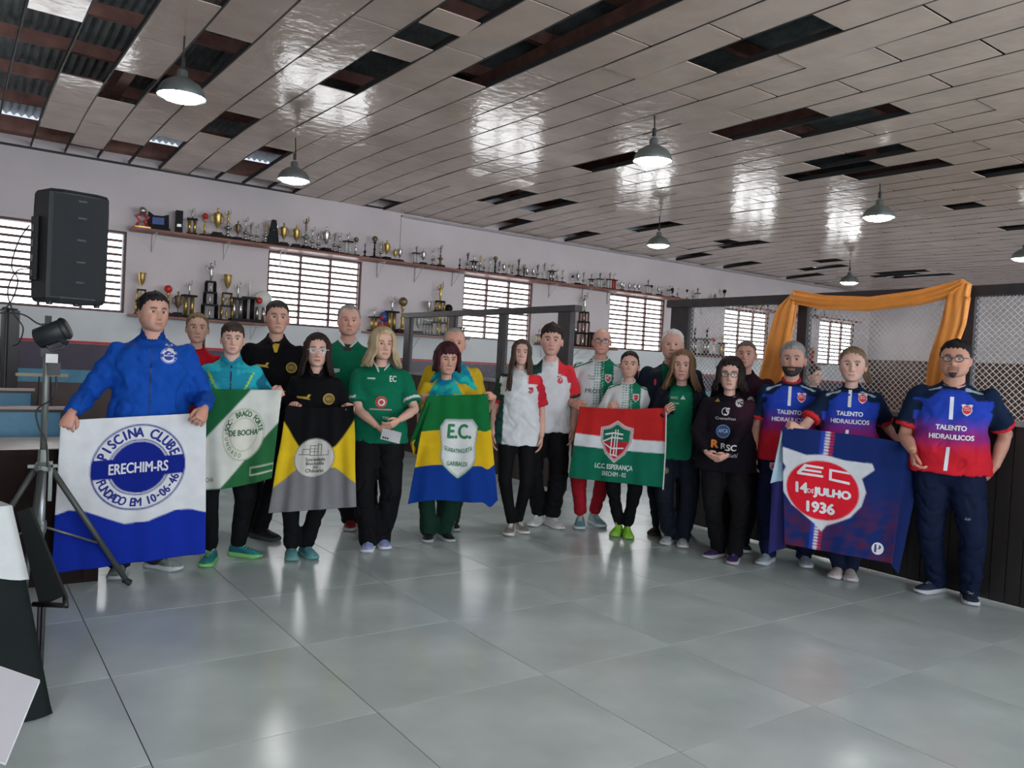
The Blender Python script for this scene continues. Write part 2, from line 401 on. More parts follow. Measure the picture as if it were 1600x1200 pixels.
# ------------------------------------------------------------ court barrier
FENW = mat('black_painted_wood', (.028, .022, .026), .6, var=.3, vscale=9, bump=.15)
BASEW = mat('dark_brown_slat_wood', (.05, .032, .028), .65, var=.3, vscale=4, stretch=(1, 1, .15), bump=.15)
BASEB = mat('near_black_stained_board', (.018, .015, .015), .45, var=.3, vscale=4, stretch=(1, 1, .15), bump=.15)
RAILM = mat('grey_worn_rail', (.28, .28, .28), .45, var=.3)
WIRE = mat('galvanised_wire', (.62, .63, .62), .5, .1)
FXX = 6.12; BT = 1.30; RTOP = 2.25
def mesh_wire(x, y0, y1, z0, z1, p, r):
    b = MB(); L = y1-y0; H = z1-z0
    for sgn in (1, -1):
        n = int((L+H)/p)+1
        for i in range(n):
            a = -H+i*p   # start offset
            s0 = max(0, -a); s1 = min(H, L-a)
            if s1-s0 < .01: continue
            A = (a+s0, s0); B_ = (a+s1, s1)
            if sgn < 0: A = (L-A[0], A[1]); B_ = (L-B_[0], B_[1])
            xx = x+sgn*r*.8
            b.tube([(xx, y0+A[0], z0+A[1]), (xx, y0+B_[0], z0+B_[1])], r, 4)
    return b
def barrier(y0, y1, posts, label, basemat, p, r, wide):
    g = empty('court_fence', (FXX, y0, 0), label=label, category='fence')
    def O(name, b, m, **k): b.v = [(a-FXX, c-y0, e) for a, c, e in b.v]; return obj(name, b, m, g, **k)
    O('backing', MB().box(FXX+.02, FXX+.06, y0, y1, .02, BT-.02), basemat)
    n = int((y1-y0)/.1); bw = (y1-y0)/n
    bm_ = MB().box(0, .02, .003, bw-.003, 0, BT-.04); me = mkmesh('slat', bm_.v, bm_.f); me.materials.append(basemat)
    for i in range(n):
        o = obj('slat', me, None, g); o.location = (rnd.uniform(-.003, .003), i*bw, .02)
    O('base_rail', MB().box(FXX-.02, FXX+.09, y0, y1, BT-.03, BT+.01), RAILM)
    O('top_rail', MB().box(FXX-.05, FXX+.07, y0-.1, y1+.05, RTOP-.055, RTOP+.02), FENW)
    for y, wd in posts: O('post', MB().box(FXX-.03, FXX+.05, y-wd/2, y+wd/2, BT-.02, RTOP-.05), FENW)
    O('wire_mesh', mesh_wire(FXX+.01, y0, y1, BT, RTOP-.05, p, r), WIRE, kind='stuff')
barrier(7.46, 11.75, [(11.66, .17), (10.25, .13), (8.93, .13), (7.58, .24)], 'black wooden court fence with fine wire mesh behind the woman with dark red hair', BASEW, .04, .0010, 0)
barrier(-1.5, 5.82, [(5.70, .24), (4.26, .09), (2.87, .09), (1.5, .09), (.1, .09), (-1.3, .09)], 'black court fence with diamond wire mesh and orange drape at right', BASEB, .046, .0027, 0)
# low door threshold seen through the opening is the far side of the court: second fence line
FX2 = 10.4
g = empty('court_fence', (FX2, 0, 0), label='far low court wall of dark slats behind the opening between the fences', category='fence')
n = 60; me = mkmesh('slat', MB().box(0, .02, .004, .196, 0, .5).v, MB().box(0, 1, 0, 1, 0, 1).f); me.materials.append(BASEW)
for i in range(n):
    o = obj('slat', me, None, g); o.location = (0, i*.2, 0)
obj('base_rail', MB().box(-.02, .06, 0, 12, .5, .53), RAILM, g)
# orange drape --------------------------------------------------------
OR = vcmat('orange_satin', .45, .15, 90, .4, stretch=(1, 1, 1))
def drape():
    g = MB()
    def ribbon(pts, wid, thick, seed, n=30, m=14):
        vs = []; fs = []
        pts = [Vector(p) for p in pts]
        for i in range(n+1):
            t = i/n*(len(pts)-1); k = min(int(t), len(pts)-2); q = pts[k].lerp(pts[k+1], t-k)
            w_ = np.interp(t, range(len(wid)), wid)
            tg = (pts[k+1]-pts[k]).normalized(); side = Vector((0, -tg.z, tg.y)) if abs(tg.y) > .01 or abs(tg.z) > .01 else Vector((0, 1, 0))
            for j in range(2*m):
                a = 2*PI*j/(2*m); u = math.cos(a); v = math.sin(a)
                fold = .012*math.sin(9*u+seed+t*1.3)+.008*math.sin(17*u+seed*2-t)
                vs.append(q+side*(w_/2*u)+Vector((thick*v*.8+fold-.0, 0, 0)))
        for i in range(n):
            for j in range(2*m):
                k = (j+1) % (2*m); fs.append((i*2*m+j, i*2*m+k, (i+1)*2*m+k, (i+1)*2*m+j))
        fs += [tuple(range(2*m))[::-1], tuple(n*2*m+j for j in range(2*m))]
        g.add(vs, fs, (.85, .32, .06))
    X = FXX-.12
    ribbon([(X, 4.30, 2.24), (X, 4.0, 2.18), (X, 3.6, 2.155), (X, 3.2, 2.19), (X, 2.95, 2.24), (X, 2.86, 2.28)], [.12, .12, .12, .12, .11, .07], .045, 1)
    ribbon([(X, 4.28, 2.26), (X, 4.36, 2.1), (X, 4.42, 1.85), (X, 4.48, 1.5), (X, 4.50, 1.15)], [.06, .2, .24, .27, .27], .035, 2)
    ribbon([(X, 2.85, 2.29), (X, 2.90, 2.2), (X, 2.92, 2.0), (X, 3.0, 1.7), (X, 3.03, 1.3)], [.08, .17, .18, .17, .16], .035, 4)
    return g
o = obj('orange_drape', drape(), OR, None, True, True, label='orange cloth swag hung over the fence rail with two hanging tails', category='drape')
# ============================================================ PEOPLE
SKIN = vcmat('skin', .5, .08, 400, .35, sub=.06); CLOTH = vcmat('jersey_cloth', .9, .3, 320, .08)
SHINY = vcmat('tracksuit_cloth', .8, .25, 200, .12); HAIRM = vcmat('hair', .65, .5, 90, .15, stretch=(5, 5, .6))
SHOEM = vcmat('shoe_fabric', .6, .3, 300, .3); EYEM = vcmat('eye', .2, 0, 10, .5)
GLASSM = mat('spectacle_frame', (.02, .02, .025), .3); CLEARM = mat('clear_spectacle_frame', (.65, .6, .58), .25)
LENS, _n, _b = newmat('spectacle_lens'); _b.inputs['Alpha'].default_value = .18; _b.inputs['Roughness'].default_value = .05; _b.inputs['Base Color'].default_value = (.7, .8, .85, 1)
_pm = {}
def pmat(col, rough=.6):
    k = tuple(round(c, 3) for c in col)
    if k not in _pm: _pm[k] = mat('print_%d' % len(_pm), col, rough, var=.04)
    return _pm[k]
HT = np.array([(-.118, .002, -.045, -.03), (-.116, .020, -.064, -.0), (-.108, .036, -.078, .02), (-.092, .050, -.084, .038), (-.070, .060, -.0855, .058),
      (-.045, .068, -.086, .078), (-.020, .0735, -.0865, .092), (.010, .0755, -.0875, .099), (.040, .0745, -.0855, .098), (.065, .069, -.0775, .092),
      (.088, .056, -.062, .075), (.104, .038, -.042, .053), (.113, .020, -.022, .03), (.118, .002, .0, .006)])
def G(x, s): return np.exp(-(x/s)**2)
def headpts(az, z, o=None):
    o = o or {}
    rx = np.interp(z, HT[:, 0], HT[:, 1])*1.05*o.get('wide', 1); yf = np.interp(z, HT[:, 0], HT[:, 2]); yb = np.interp(z, HT[:, 0], HT[:, 3])
    jw = o.get('jaw', 0); rx = rx*(1+jw*G(z+.085, .035))
    s, c = np.sin(az), np.cos(az)
    ym = (yf+yb)/2*.25+.004; e = .86
    X = rx*np.sign(s)*np.abs(s)**e
    Y = np.where(c > 0, ym-(ym-yf)*np.abs(c)**.9, ym+(yb-ym)*np.abs(c)**.95)
    fr = np.clip(c, 0, 1)
    # nose
    zn = np.interp(z, [-.052, -.046, -.036, -.026, -.01, .012, .024], [0, .35, 1, .93, .62, .25, 0])
    nw = np.interp(z, [-.05, -.036, -.01, .02], [.017, .0155, .010, .008])*o.get('nw', 1)
    Y = Y-fr*o.get('nose', .024)*zn*G(X, nw)
    # eye sockets, brow ridge, cheeks, lips, chin
    Y = Y+fr*.014*G(np.abs(X)-.030, .017)*G(z-.003, .013)
    Y = Y-fr*.006*G(np.abs(X)-.026, .03)*G(z-.024, .008)
    Y = Y-fr*.004*G(np.abs(X)-.042, .018)*G(z+.030, .018)
    Y = Y-fr*.0065*G(X, .020)*(G(z+.063, .0055)+G(z+.0765, .0065)*1.05)
    Y = Y+fr*.004*G(X, .024)*G(z+.0695, .0025)
    Y = Y-fr*.006*G(X, .018)*G(z+.102, .011)+fr*.003*G(X, .02)*G(z+.088, .005)
    Y = Y+fr*.003*G(np.abs(X)-.03, .008)*G(z+.056, .014)
    return X, Y
def azgrid(n):
    t = np.linspace(-1, 1, n, endpoint=False)
    return PI*(.45*t+.55*t**3)
def sstep(x): x = np.clip(x, 0, 1); return x*x*(3-2*x)
def head_mesh(o):
    na = 60; az = azgrid(na); zs = np.concatenate([np.linspace(-.118, -.1, 5), np.linspace(-.096, .03, 42), np.linspace(.036, .118, 18)])
    A, Z = np.meshgrid(az, zs); X, Y = headpts(A, Z, o)
    v = np.stack([X, Y, Z], -1).reshape(-1, 3); fs = []
    m = len(zs)
    for j in range(m-1):
        for i in range(na):
            k = (i+1) % na; fs.append((j*na+i, j*na+k, (j+1)*na+k, (j+1)*na+i))
    fs += [tuple(range(na))[::-1], tuple((m-1)*na+i for i in range(na))]
    sk = np.array(o['skin']); col = np.tile(sk, (len(v), 1)); X, Y, Z = v.T
    front = Y < -.03
    def mix(mask, c, a=1.0):
        nonlocal col
        mask = (mask*a)[:, None]; col = col*(1-mask)+np.array(c)*mask
    mix(front*G(np.abs(X)-.045, .02)*G(Z+.035, .018), sk*np.array([1.12, .78, .74]), .45)
    mix(front*G(X, .014)*G(Z+.036, .01), sk*np.array([1.1, .8, .76]), .35)
    lip = sstep((.0245-np.abs(X))/.006)*(sstep((.0085-np.abs(Z+.0695))/.004))*front
    mix(lip, o.get('lip', tuple(sk*np.array([.85, .5, .5]))), .8)
    smile = o.get('smile', 0)
    if smile == 2:
        mix(front*sstep((.016-np.abs(X))/.004)*sstep((.0026-np.abs(Z+.0690))/.0015), (.62, .56, .5), .9)
    else: mix(front*sstep((.023-np.abs(X))/.004)*G(Z+.0695, .0018), sk*.3, .9)
    # eye line (lashes) and lid
    ex = np.abs(X)-.0315
    mix(front*sstep((.0165-np.abs(ex))/.004)*G(Z-(.0075-18*ex*ex), .0022), np.array(o.get('lash', (.03, .02, .015))), .75)
    # brows
    bz = .022+.004*np.sin(np.clip((np.abs(X)-.012)/.038, 0, 1)*PI)
    mix(front*sstep((.021-np.abs(np.abs(X)-.032))/.005)*G(Z-bz, .0050), o['brow'], o.get('browa', 1))
    mix(front*G(np.abs(X)-.008, .0035)*G(Z+.0455, .003), sk*.35, .7)
    bd = o.get('beard')
    if bd is not None:
        kind, bc, al = bd
        if kind == 'full': mk = sstep((-.045-Z)/.015)*sstep((.03-Y)/.03)*(1-.9*G(X, .014)*G(Z+.05, .006))*(1-G(X, .03)*G(Z+.0695, .006))
        elif kind == 'goatee': mk = front*(np.maximum(G(X, .022)*sstep((-.082-Z)/.01), G(np.abs(X)-.028, .007)*G(Z+.07, .02))+G(X, .026)*G(Z+.0565, .005))
        else: mk = front*G(X, .028)*G(Z+.0565, .0055)
        mix(np.clip(mk, 0, 1), bc, al)
    if o.get('stubble'): mix(sstep((-.045-Z)/.02)*sstep((.02-Y)/.03), sk*.55, .35)
    return v, fs, np.clip(col, 0, 1)
def hairline(az, st):
    a = np.abs(az)
    xs = [0, .5, .8, 1.05, 1.25, 1.5, 1.75, 2.2, 3.15]
    if st == 'recede': zs = [.082, .088, .095, .05, .012, .0, .0, -.045, -.06]
    elif st == 'bald': zs = [.2, .2, .2, .075, .02, .005, .01, -.04, -.055]
    elif st == 'fringe': zs = [.038, .036, .03, .0, -.03, -.05, -.06, -.08, -.09]
    elif st == 'part': zs = [.078, .068, .055, .03, .0, -.02, -.04, -.08, -.09]
    else: zs = [.064, .064, .058, .035, .008, -.004, .0, -.045, -.062]
    return np.interp(a, xs, zs)
def hair_mesh(o):
    st = o.get('hair', 'short'); th = o.get('thick', .014); hc = np.array(o['haircol'])
    b = MB(); na = 72; az = np.linspace(-PI, PI, na, endpoint=False); zs = np.linspace(-.1, .1179, 46)
    A, Z = np.meshgrid(az, zs); X, Y = headpts(A, Z, {'nose': 0, 'wide': o.get('wide', 1)})
    hl = hairline(A, {'short': 'short', 'recede': 'recede', 'bald': 'bald', 'bob': 'fringe', 'long': 'part', 'wavy': 'part', 'pony': 'part'}[st])
    if o.get('fringe'): hl = np.where(np.abs(A) < .9, hl-o['fringe'], hl)
    jr = o.get('jag', .005); hl = hl+jr*np.sin(A*19+1.3*np.sin(A*7))+jr*.7*np.sin(A*43+o.get('seed', 3))
    m_ = sstep((Z-hl)/.020+.15)
    if st == 'bald': m_ = m_*sstep((.088-Z)/.03)
    topk = sstep((Z-.03)/.07)
    fine = .0022*np.sin(A*37+Z*90)+.0016*np.sin(A*61-Z*50)
    off = -.006+m_*(.006+th*(.28+.72*topk)*(1-.35*G(A, .9)*sstep((.085-Z)/.02)) + fine*1.3)
    if o.get('quiff'): off = off+m_*o['quiff']*G(A, .8)*sstep((Z-.06)/.04)
    nx, ny, nz = X/.075**2, (Y-.005)/.092**2, Z/.118**2*.9
    L = np.sqrt(nx*nx+ny*ny+nz*nz)+1e-9
    v = np.stack([X+nx/L*off, Y+ny/L*off, Z+nz/L*off], -1).reshape(-1, 3)
    fs = []; mm = m_.reshape(-1)
    for j in range(len(zs)-1):
        for i in range(na):
            k = (i+1) % na; q = (j*na+i, j*na+k, (j+1)*na+k, (j+1)*na+i)
            if max(mm[list(q)]) > .02: fs.append(q)
    if st != 'bald': fs.append(tuple((len(zs)-1)*na+i for i in range(na)))
    b.add(v, fs)
    r = random.Random(o.get('seed', 3)); ln = o.get('len', 0)
    if st in ('long', 'wavy', 'bob', 'pony') and ln:
        n = 74
        for i in range(n):
            t = (i+.5)/n; a0 = o.get('open', .95); a = a0+(2*PI-2*a0)*t; a = a if a < PI else a-2*PI
            a += r.uniform(-.05, .05)
            sgn = 1 if a > 0 else -1; L_ = ln*r.uniform(.88, 1.06); back = abs(a) > 2.0
            pts = []; rad = []; wv = o.get('wave', .006); ph = r.uniform(0, 6)
            pts.append(Vector((sgn*.012, -.01+.03*(abs(a)/PI), .124))); rad.append(.010)
            for z in (.09, .05, .0, -.04):
                x_, y_ = headpts(np.array([a]), np.array([z]), {'nose': 0}); k = 1.0+(th*.8+r.uniform(-.003, .006))/.085
                if z < 0: xx, yy = headpts(np.array([a]), np.array([.0]), {'nose': 0}); x_ = .65*xx+.35*x_; y_ = .65*yy+.35*y_
                pts.append(Vector((x_[0]*k, y_[0]*k, z))); rad.append(.014)
            e = pts[-1]; fw = o.get('fwd', .0)
            if o.get('oneside') and sgn > 0: fw = -.03; L_ *= .8
            sideness = 1 if not back else .4
            for q in (.25, .5, .75, 1):
                spread = o.get('spread', .02)
                out = spread*q*(1 if q < .7 else (1-.5*(q-.7)*(3 if o.get('curlin') else 0)))
                pts.append(Vector((e.x*(1+out/.075)+wv*math.sin(ph+q*5), e.y*(1+(out/.1 if back else 0))-(fw*sideness*q if not back else -.0)+wv*math.cos(ph+q*4), e.z-(L_)*q)))
                rad.append(.013*(1-.55*q))
            b.tube(pts, rad, 6, flat=.75)
    if st == 'pony':
        py = .105
        for i in range(22):
            a = r.uniform(0, 6.28); q = r.uniform(0, .02)
            pts = [(0, .075, .08), (q*math.cos(a)*.4, py+.02, .085+q*math.sin(a)*.5), (o.get('ponyx', .02)+q*math.cos(a), py+.045, .03), (o.get('ponyx', .03)*1.6+q*math.cos(a), py+.035, -.08), (o.get('ponyx', .03)*1.8+q*math.cos(a), py+.02, -o.get('ponylen', .16))]
            b.tube(pts, [.01, .014, .015, .011, .003], 6)
    V = np.array(b.v); n1 = .5+.5*fnoise(V, (90, 90, 12), 4); hc2 = np.array(o.get('haircol2', hc*.55))
    col = hc*n1[:, None]+hc2*(1-n1[:, None])
    return b.v, b.f, np.clip(col, 0, 1)
def ik(S, Tg, a, b, pole):
    d = Tg-S; L = d.length; 
    if L > (a+b)*.999: Tg = S+d.normalized()*(a+b)*.999; d = Tg-S; L = d.length
    x = (a*a-b*b+L*L)/(2*L); h = math.sqrt(max(0, a*a-x*x)); n = d.normalized()
    p = (pole-n*pole.dot(n)).normalized()
    return S+n*x+p*h, Tg
def hand_mb(b, Wp, dirv, palm, side, sc=1.0, curl=.5, spread=.0, col=None):
    """palm = vector the palm faces, side = towards the thumb"""
    d = dirv.normalized(); n = (palm-d*palm.dot(d)).normalized(); t = d.cross(n)
    if t.dot(side) < 0: t = -t
    def pt(x, y, z): return Wp+(d*x+t*y+n*z)*sc
    # palm as a flattened lofted block
    rings = [(-.012, .024, .019), (.012, .028, .018), (.04, .037, .016), (.07, .041, .014), (.088, .038, .012), (.094, .03, .008)]
    vs = []; K = 10
    for x, hw, ht in rings:
        for k in range(K):
            a = 2*PI*k/K; vs.append(pt(x, hw*math.cos(a), ht*math.sin(a)))
    fs = [(j*K+k, j*K+(k+1) % K, (j+1)*K+(k+1) % K, (j+1)*K+k) for j in range(len(rings)-1) for k in range(K)]
    fs += [tuple(range(K))[::-1], tuple((len(rings)-1)*K+k for k in range(K))]
    b.add(vs, fs, col)
    for y, L, r in ((.030, .070, .0086), (.0105, .080, .009), (-.010, .074, .0086), (-.029, .058, .0075)):
        p = pt(.072, y, 0); ang = curl*.5; pts = [p]; dd = d*1.0
        for s_, l in enumerate((.022/sc+.02*0, L*.45, L*.32, L*.25)):
            if s_ > 0: ang += curl*.62
            v = (d*math.cos(ang)+n*math.sin(ang)+t*(y*spread)).normalized()
            pts.append(pts[-1]+v*l*sc)
        b.tube(pts, [r*sc*1.02, r*sc*1.05, r*sc, r*sc*.92, r*sc*.68], 7, col)
    p0 = pt(.018, .022, .004); p1 = pt(.044, .046, .014); p2 = pt(.070, .050+.006*(1-curl), .018+.012*curl); p3 = pt(.090, .040, .020+.022*curl)
    b.tube([p0, p1, p2, p3], [.014*sc, .0125*sc, .0105*sc, .007*sc], 7, col)
def polyline_info(c, pts):
    best = np.full(len(c), 9.); par = np.zeros(len(c))
    for i in range(len(pts)-1):
        a = np.array(pts[i]); d = np.array(pts[i+1])-a; t = np.clip(((c-a)@d)/(d@d), 0, 1)
        r = np.linalg.norm(c-a-t[:, None]*d, axis=1); m = r < best; best[m] = r[m]; par[m] = i+t[m]
    return best, par
def curve_text(s, size=1.0, bold=.0, font_shear=0, space=1.0):
    cu = bpy.data.curves.new('t', 'FONT'); cu.body = s; cu.size = size; cu.offset = bold; cu.align_x = 'CENTER'; cu.align_y = 'CENTER'; cu.shear = font_shear; cu.space_character = space; cu.resolution_u = 3
    o = bpy.data.objects.new('t', cu); COL.objects.link(o); me = evalmesh(o)
    bpy.data.objects.remove(o); bpy.data.curves.remove(cu)
    c = coords(me)[:, :2] if len(me.vertices) else np.zeros((0, 2)); f = [tuple(p.vertices) for p in me.polygons]; bpy.data.meshes.remove(me)
    return c, f
def fat(c, f, b):
    if b <= 0: return c, f
    C = []; F = []; o = 0
    for dx, dy in ((-b, 0), (b, 0), (0, b*.8), (0, -b*.8)): C.append(c+np.array([dx, dy])); F += [tuple(i+o for i in q) for q in f]; o += len(c)
    return np.concatenate(C), F
def fit_text(s, w, h, bold=.02, shear=0):
    c, f = curve_text(s, 1.0, 0, shear); lo, hi = c.min(0), c.max(0)
    c = (c-(lo+hi)/2)/np.maximum(hi-lo, 1e-6)*np.array([w, h]); return fat(c, f, bold*h*1.6)
def arc_text(s, R, h, a0, a1, bold=.02, inner=False):
    """letters along a circle; angles in degrees clockwise from the top; inner = reads left to right along the bottom"""
    C = []; F = []; n = len(s); o = 0
    for i, ch in enumerate(s):
        a = math.radians(a0+(a1-a0)*(i/(n-1)))
        if ch == ' ': continue
        c, f = curve_text(ch, 1.0, 0)
        if not len(c): continue
        lo, hi = c.min(0), c.max(0); ww = (hi-lo)[0]; c = c-(lo+hi)/2
        hh = .72 if ch not in '-.' else .72
        c = c/hh*h; c[:, 0] *= .80; c, f = fat(c, f, bold*h*1.6)
        if inner: rot = -a+PI; 
        else: rot = -a
        ca, sa = math.cos(rot), math.sin(rot); c = c@np.array([[ca, sa], [-sa, ca]])
        c = c+np.array([R*math.sin(a), R*math.cos(a)])
        C.append(c); F += [tuple(k+o for k in q) for q in f]; o += len(c)
    return np.concatenate(C), F
def disc(cx, cy, rx, ry, n=28, r0=0.0):
    a = np.linspace(0, 2*PI, n, endpoint=False); c = np.stack([cx+rx*np.cos(a), cy+ry*np.sin(a)], 1)
    if r0:
        c2 = np.stack([cx+rx*r0*np.cos(a), cy+ry*r0*np.sin(a)], 1)
        return np.concatenate([c, c2]), [(i, (i+1) % n, n+(i+1) % n, n+i) for i in range(n)]
    return c, [tuple(range(n))]
def poly(pts): return np.array(pts, float), [tuple(range(len(pts)))]
def grid_cut(c, f, step):
    """cut 2-D faces on a grid so that they can follow a curved cloth"""
    bm = bmesh.new(); vs = [bm.verts.new((p[0], p[1], 0)) for p in c]
    for q in f:
        try: bm.faces.new([vs[i] for i in q])
        except Exception: pass
    bmesh.ops.triangulate(bm, faces=[x for x in bm.faces if len(x.verts) > 4])
    lo, hi = c.min(0), c.max(0)
    for ax in (0, 1):
        x = lo[ax]+step*.5
        while x < hi[ax]:
            no = Vector((1, 0, 0)) if ax == 0 else Vector((0, 1, 0))
            bmesh.ops.bisect_plane(bm, geom=bm.verts[:]+bm.edges[:]+bm.faces[:], plane_co=no*x, plane_no=no); x += step
    bm.verts.index_update(); out = np.array([v.co[:2] for v in bm.verts]); ff = [tuple(v.index for v in q.verts) for q in bm.faces]; bm.free()
    return out, ff
def decal_on(o, bvh, cx, cz_, geo, col, name='chest_print', step=.03, off=.0022, flip=1, label=None):
    """print wrapped onto the front of a garment: geo in metres around (cx, cz_)"""
    c, f = grid_cut(geo[0], geo[1], step); vs = []; ok = []
    for p in c:
        hit = bvh.ray_cast(Vector((cx+p[0], -1.0, cz_+p[1])), Vector((0, 1, 0)))
        if hit[0] is None: ok.append(False); vs.append((0, 0, 0))
        else: ok.append(True); q = hit[0]+Vector((0, -off, 0)); vs.append(tuple(q))
    f = [q for q in f if all(ok[i] for i in q) and max(vs[i][1] for i in q)-min(vs[i][1] for i in q) < .05]
    if not f: return
    b = MB(); b.add(vs, f); d = obj(name, b, pmat(col), o)
    if label: d['label'] = label
    return d
class Person: pass
def person(**k):
    g = lambda a, d=None: k.get(a, d)
    d = g('d') or (sum(dep(ground(*k[q][:2])) for q in ('footL', 'footR'))/2+.10)
    hx, ht, hb = k['head']           # head centre column, crown and chin rows
    top = P(hx, ht, d); chin = P(hx, hb, d)
    hs = g('hs') or (top-chin).length/.238; H = top.z-.004; s = (H-.236*hs)/1.525
    root = Vector((top.x, top.y, 0)); rz_ = math.atan2(-root.x, root.y)+math.radians(g('turn', 0))
    lean = g('lean', (0, 0))
    if lean != (0, 0): root = root+Vector((math.cos(rz_), math.sin(rz_), 0))*(-lean[0])
    e = empty('person', root, rz_, label=k['label'], category='person')
    R = Matrix.Rotation(-rz_, 3, 'Z')
    loc = lambda wv: R@(Vector(wv)-root)
    wd = g('w', 1.0); fem = g('fem', 0); belly = g('belly', 0.)
    sk = np.array(g('skin', (.50, .31, .235)))*np.array([1.14, 1.10, 1.12])
    lx = lean[0]
    hc = Vector((lx, -.025, H-.118*hs))          # head centre
    sh = 1.405*s; SX_ = .166*wd*s*(.92 if fem else 1)
    def X(z): return lx*sstep((z/s-.9)/.6)
    # ---- limbs
    S = {}; E = {}; W = {}; HD = {}
    ua, fa = .295*s, .26*s
    for sd, nm in ((-1, 'L'), (1, 'R')):         # L = on the viewer's left
        S[nm] = Vector((sd*SX_+lx, .0, sh-.01*s)); spec = g('hand'+nm)
        if spec is None: tg = Vector((sd*(SX_+.07)+lx, -.05, .88*s)); pole = Vector((sd*.3, 1, 0)); hd = Vector((0, -.12, -1)); pl = Vector((-sd, .1, 0)); th = Vector((0, -1, 0)); cu = .45
        else:
            tg = loc(P(spec[0], spec[1], d+spec[2])) if len(spec) > 2 else loc(P(spec[0], spec[1], d-.28))
            pole = Vector(spec[3]) if len(spec) > 3 and spec[3] else Vector((sd*.45, .55, -.9)); hd = None; cu = g('curl', 1.15)
            pl = Vector(g('palm'+nm, (-sd*.3, 1, -.2))); th = Vector(g('thumb'+nm, (-sd*.2, -.2, 1)))
        hand_len = .07*s
        if spec is not None:
            hdv = Vector(g('hdir'+nm)) if g('hdir'+nm) else None
            dv = (tg-S[nm]).normalized() if hdv is None else hdv.normalized()
            wr = tg-dv*hand_len
            if hdv is None:
                e_, wr = ik(S[nm], wr, ua, fa, pole); dv = (wr-e_).normalized(); wr2 = tg-dv*hand_len; e_, wr = ik(S[nm], wr2, ua, fa, pole); dv = (tg-wr).normalized()
            else: e_, wr = ik(S[nm], wr, ua, fa, pole)
            E[nm], W[nm], HD[nm] = e_, wr, (dv, pl, th, cu)
        else:
            e_, wr = ik(S[nm], tg, ua, fa, pole); E[nm], W[nm], HD[nm] = e_, wr, (hd, pl, th, cu)
    feet = {}; KN = {}; AN = {}; FD = {}
    hipz = .90*s; hx_ = .088*s*max(1, .5+.5*wd)
    for sd, nm in ((-1, 'L'), (1, 'R')):
        f = g('foot'+nm)
        if f is None: toe = Vector((sd*.11, -.14, 0)); ang = sd*14
        else:
            toe = loc(ground(f[0], f[1])); ang = f[2] if len(f) > 2 else sd*14
        toe.z = 0; a = math.radians(ang); fd = Vector((math.sin(a), -math.cos(a), 0)); FL = .27*s*g('footscale', 1)
        AN[nm] = toe-fd*(FL*.76)+Vector((0, 0, .095*s)); FD[nm] = (toe, fd, FL)
        hp = Vector((sd*hx_, .01, hipz)); k_, an = ik(hp, AN[nm], .44*s, .435*s, Vector((sd*.25, -1, 0)))
        KN[nm] = k_; feet[nm] = hp
    # ---- body (one continuous skin)
    b = MB(); ch = 1.0 if not fem else .93
    tors = [(0, .01, .86*s, .12*wd, .10), (0, .015, .94*s, .165*wd*(1.05 if fem else 1), .115+belly*.2), (0, .005, 1.05*s, .148*wd*(.93 if fem else 1), .105+belly*.7),
            (0, -.002, 1.18*s, .152*wd*(.95 if fem else 1), .11+belly*.5), (0, -.005, 1.30*s, .168*wd*ch, .12+(.018 if fem else 0)), (0, .0, 1.38*s, .160*wd*ch, .098), (0, .006, 1.425*s, .138*wd*ch, .083), (0, .01, 1.465*s, .096*(.6+.4*wd)*ch, .070)]
    tors = [(X(q[2])+q[0], q[1]-(belly*.45 if 1.0*s < q[2] < 1.25*s else 0), q[2], q[3]*s, q[4]*s) for q in tors]
    b.loft([(q[0], q[1], q[2], q[3]-(.022 if q[2] > 1.36*s else .0), q[4]-(.016 if q[2] > 1.36*s else 0)) for q in tors], 28, p=2.3)
    b.tube([(lx, .012, 1.42*s), (lx, .004, 1.50*s), (hc.x, hc.y+.028, hc.z-.06*hs)], [.064*g('neck', 1)*(.86 if fem else 1), .056*g('neck', 1)*(.86 if fem else 1), .055*g('neck', 1)*(.88 if fem else 1)], 16)
    af = g('arm', 1.0)*(.88 if fem else 1)
    for nm in 'LR':
        m1 = S[nm].lerp(E[nm], .45); m2 = E[nm].lerp(W[nm], .35)
        b.tube([S[nm], m1, E[nm], m2, W[nm]], [.044*s*af, .043*s*af, .038*s*af, .039*s*af, .026*s*(.5+.5*af)], 12)
        b.ball(S[nm], .044*s*af, 12, 8); b.ball(E[nm], .038*s*af, 10, 7)
        kn, an = KN[nm], AN[nm]
        b.tube([feet[nm], feet[nm].lerp(kn, .5), kn, kn.lerp(an, .3), an+Vector((0, 0, -.03))], [.082*s*wd, .070*s*wd, .050*s, .045*s, .028*s], 12)
    me = remesh(b, .0135, 5, .5); V = coords(me); F = [tuple(p.vertices) for p in me.polygons]; bpy.data.meshes.remove(me)
    C = np.tile(sk, (len(V), 1))
    o = dict(skin=sk, brow=g('brow', (.06, .04, .03)), haircol=g('haircol', (.05, .035, .03)), **g('face', {}))
    hv, hf, hcx = head_mesh(o)
    yaw = math.radians(g('hyaw', 0)-g('turn', 0)); Rh = Matrix.Rotation(yaw, 3, 'Z')@Matrix.Rotation(math.radians(g('hpitch', 0)), 3, 'X')@Matrix.Rotation(math.radians(g('hroll', 0)), 3, 'Y')
    def HP(v): return np.array(v)*hs@np.array(Rh).T+np.array(hc)
    hv = HP(hv); nb = len(V)
    bb = MB(); bb.v = [tuple(a) for a in V]; bb.f = F; bb.c = [tuple(a) for a in C]
    bb.v += [tuple(a) for a in hv]; bb.f += [tuple(i+nb for i in q) for q in hf]; bb.c += [tuple(a) for a in hcx]
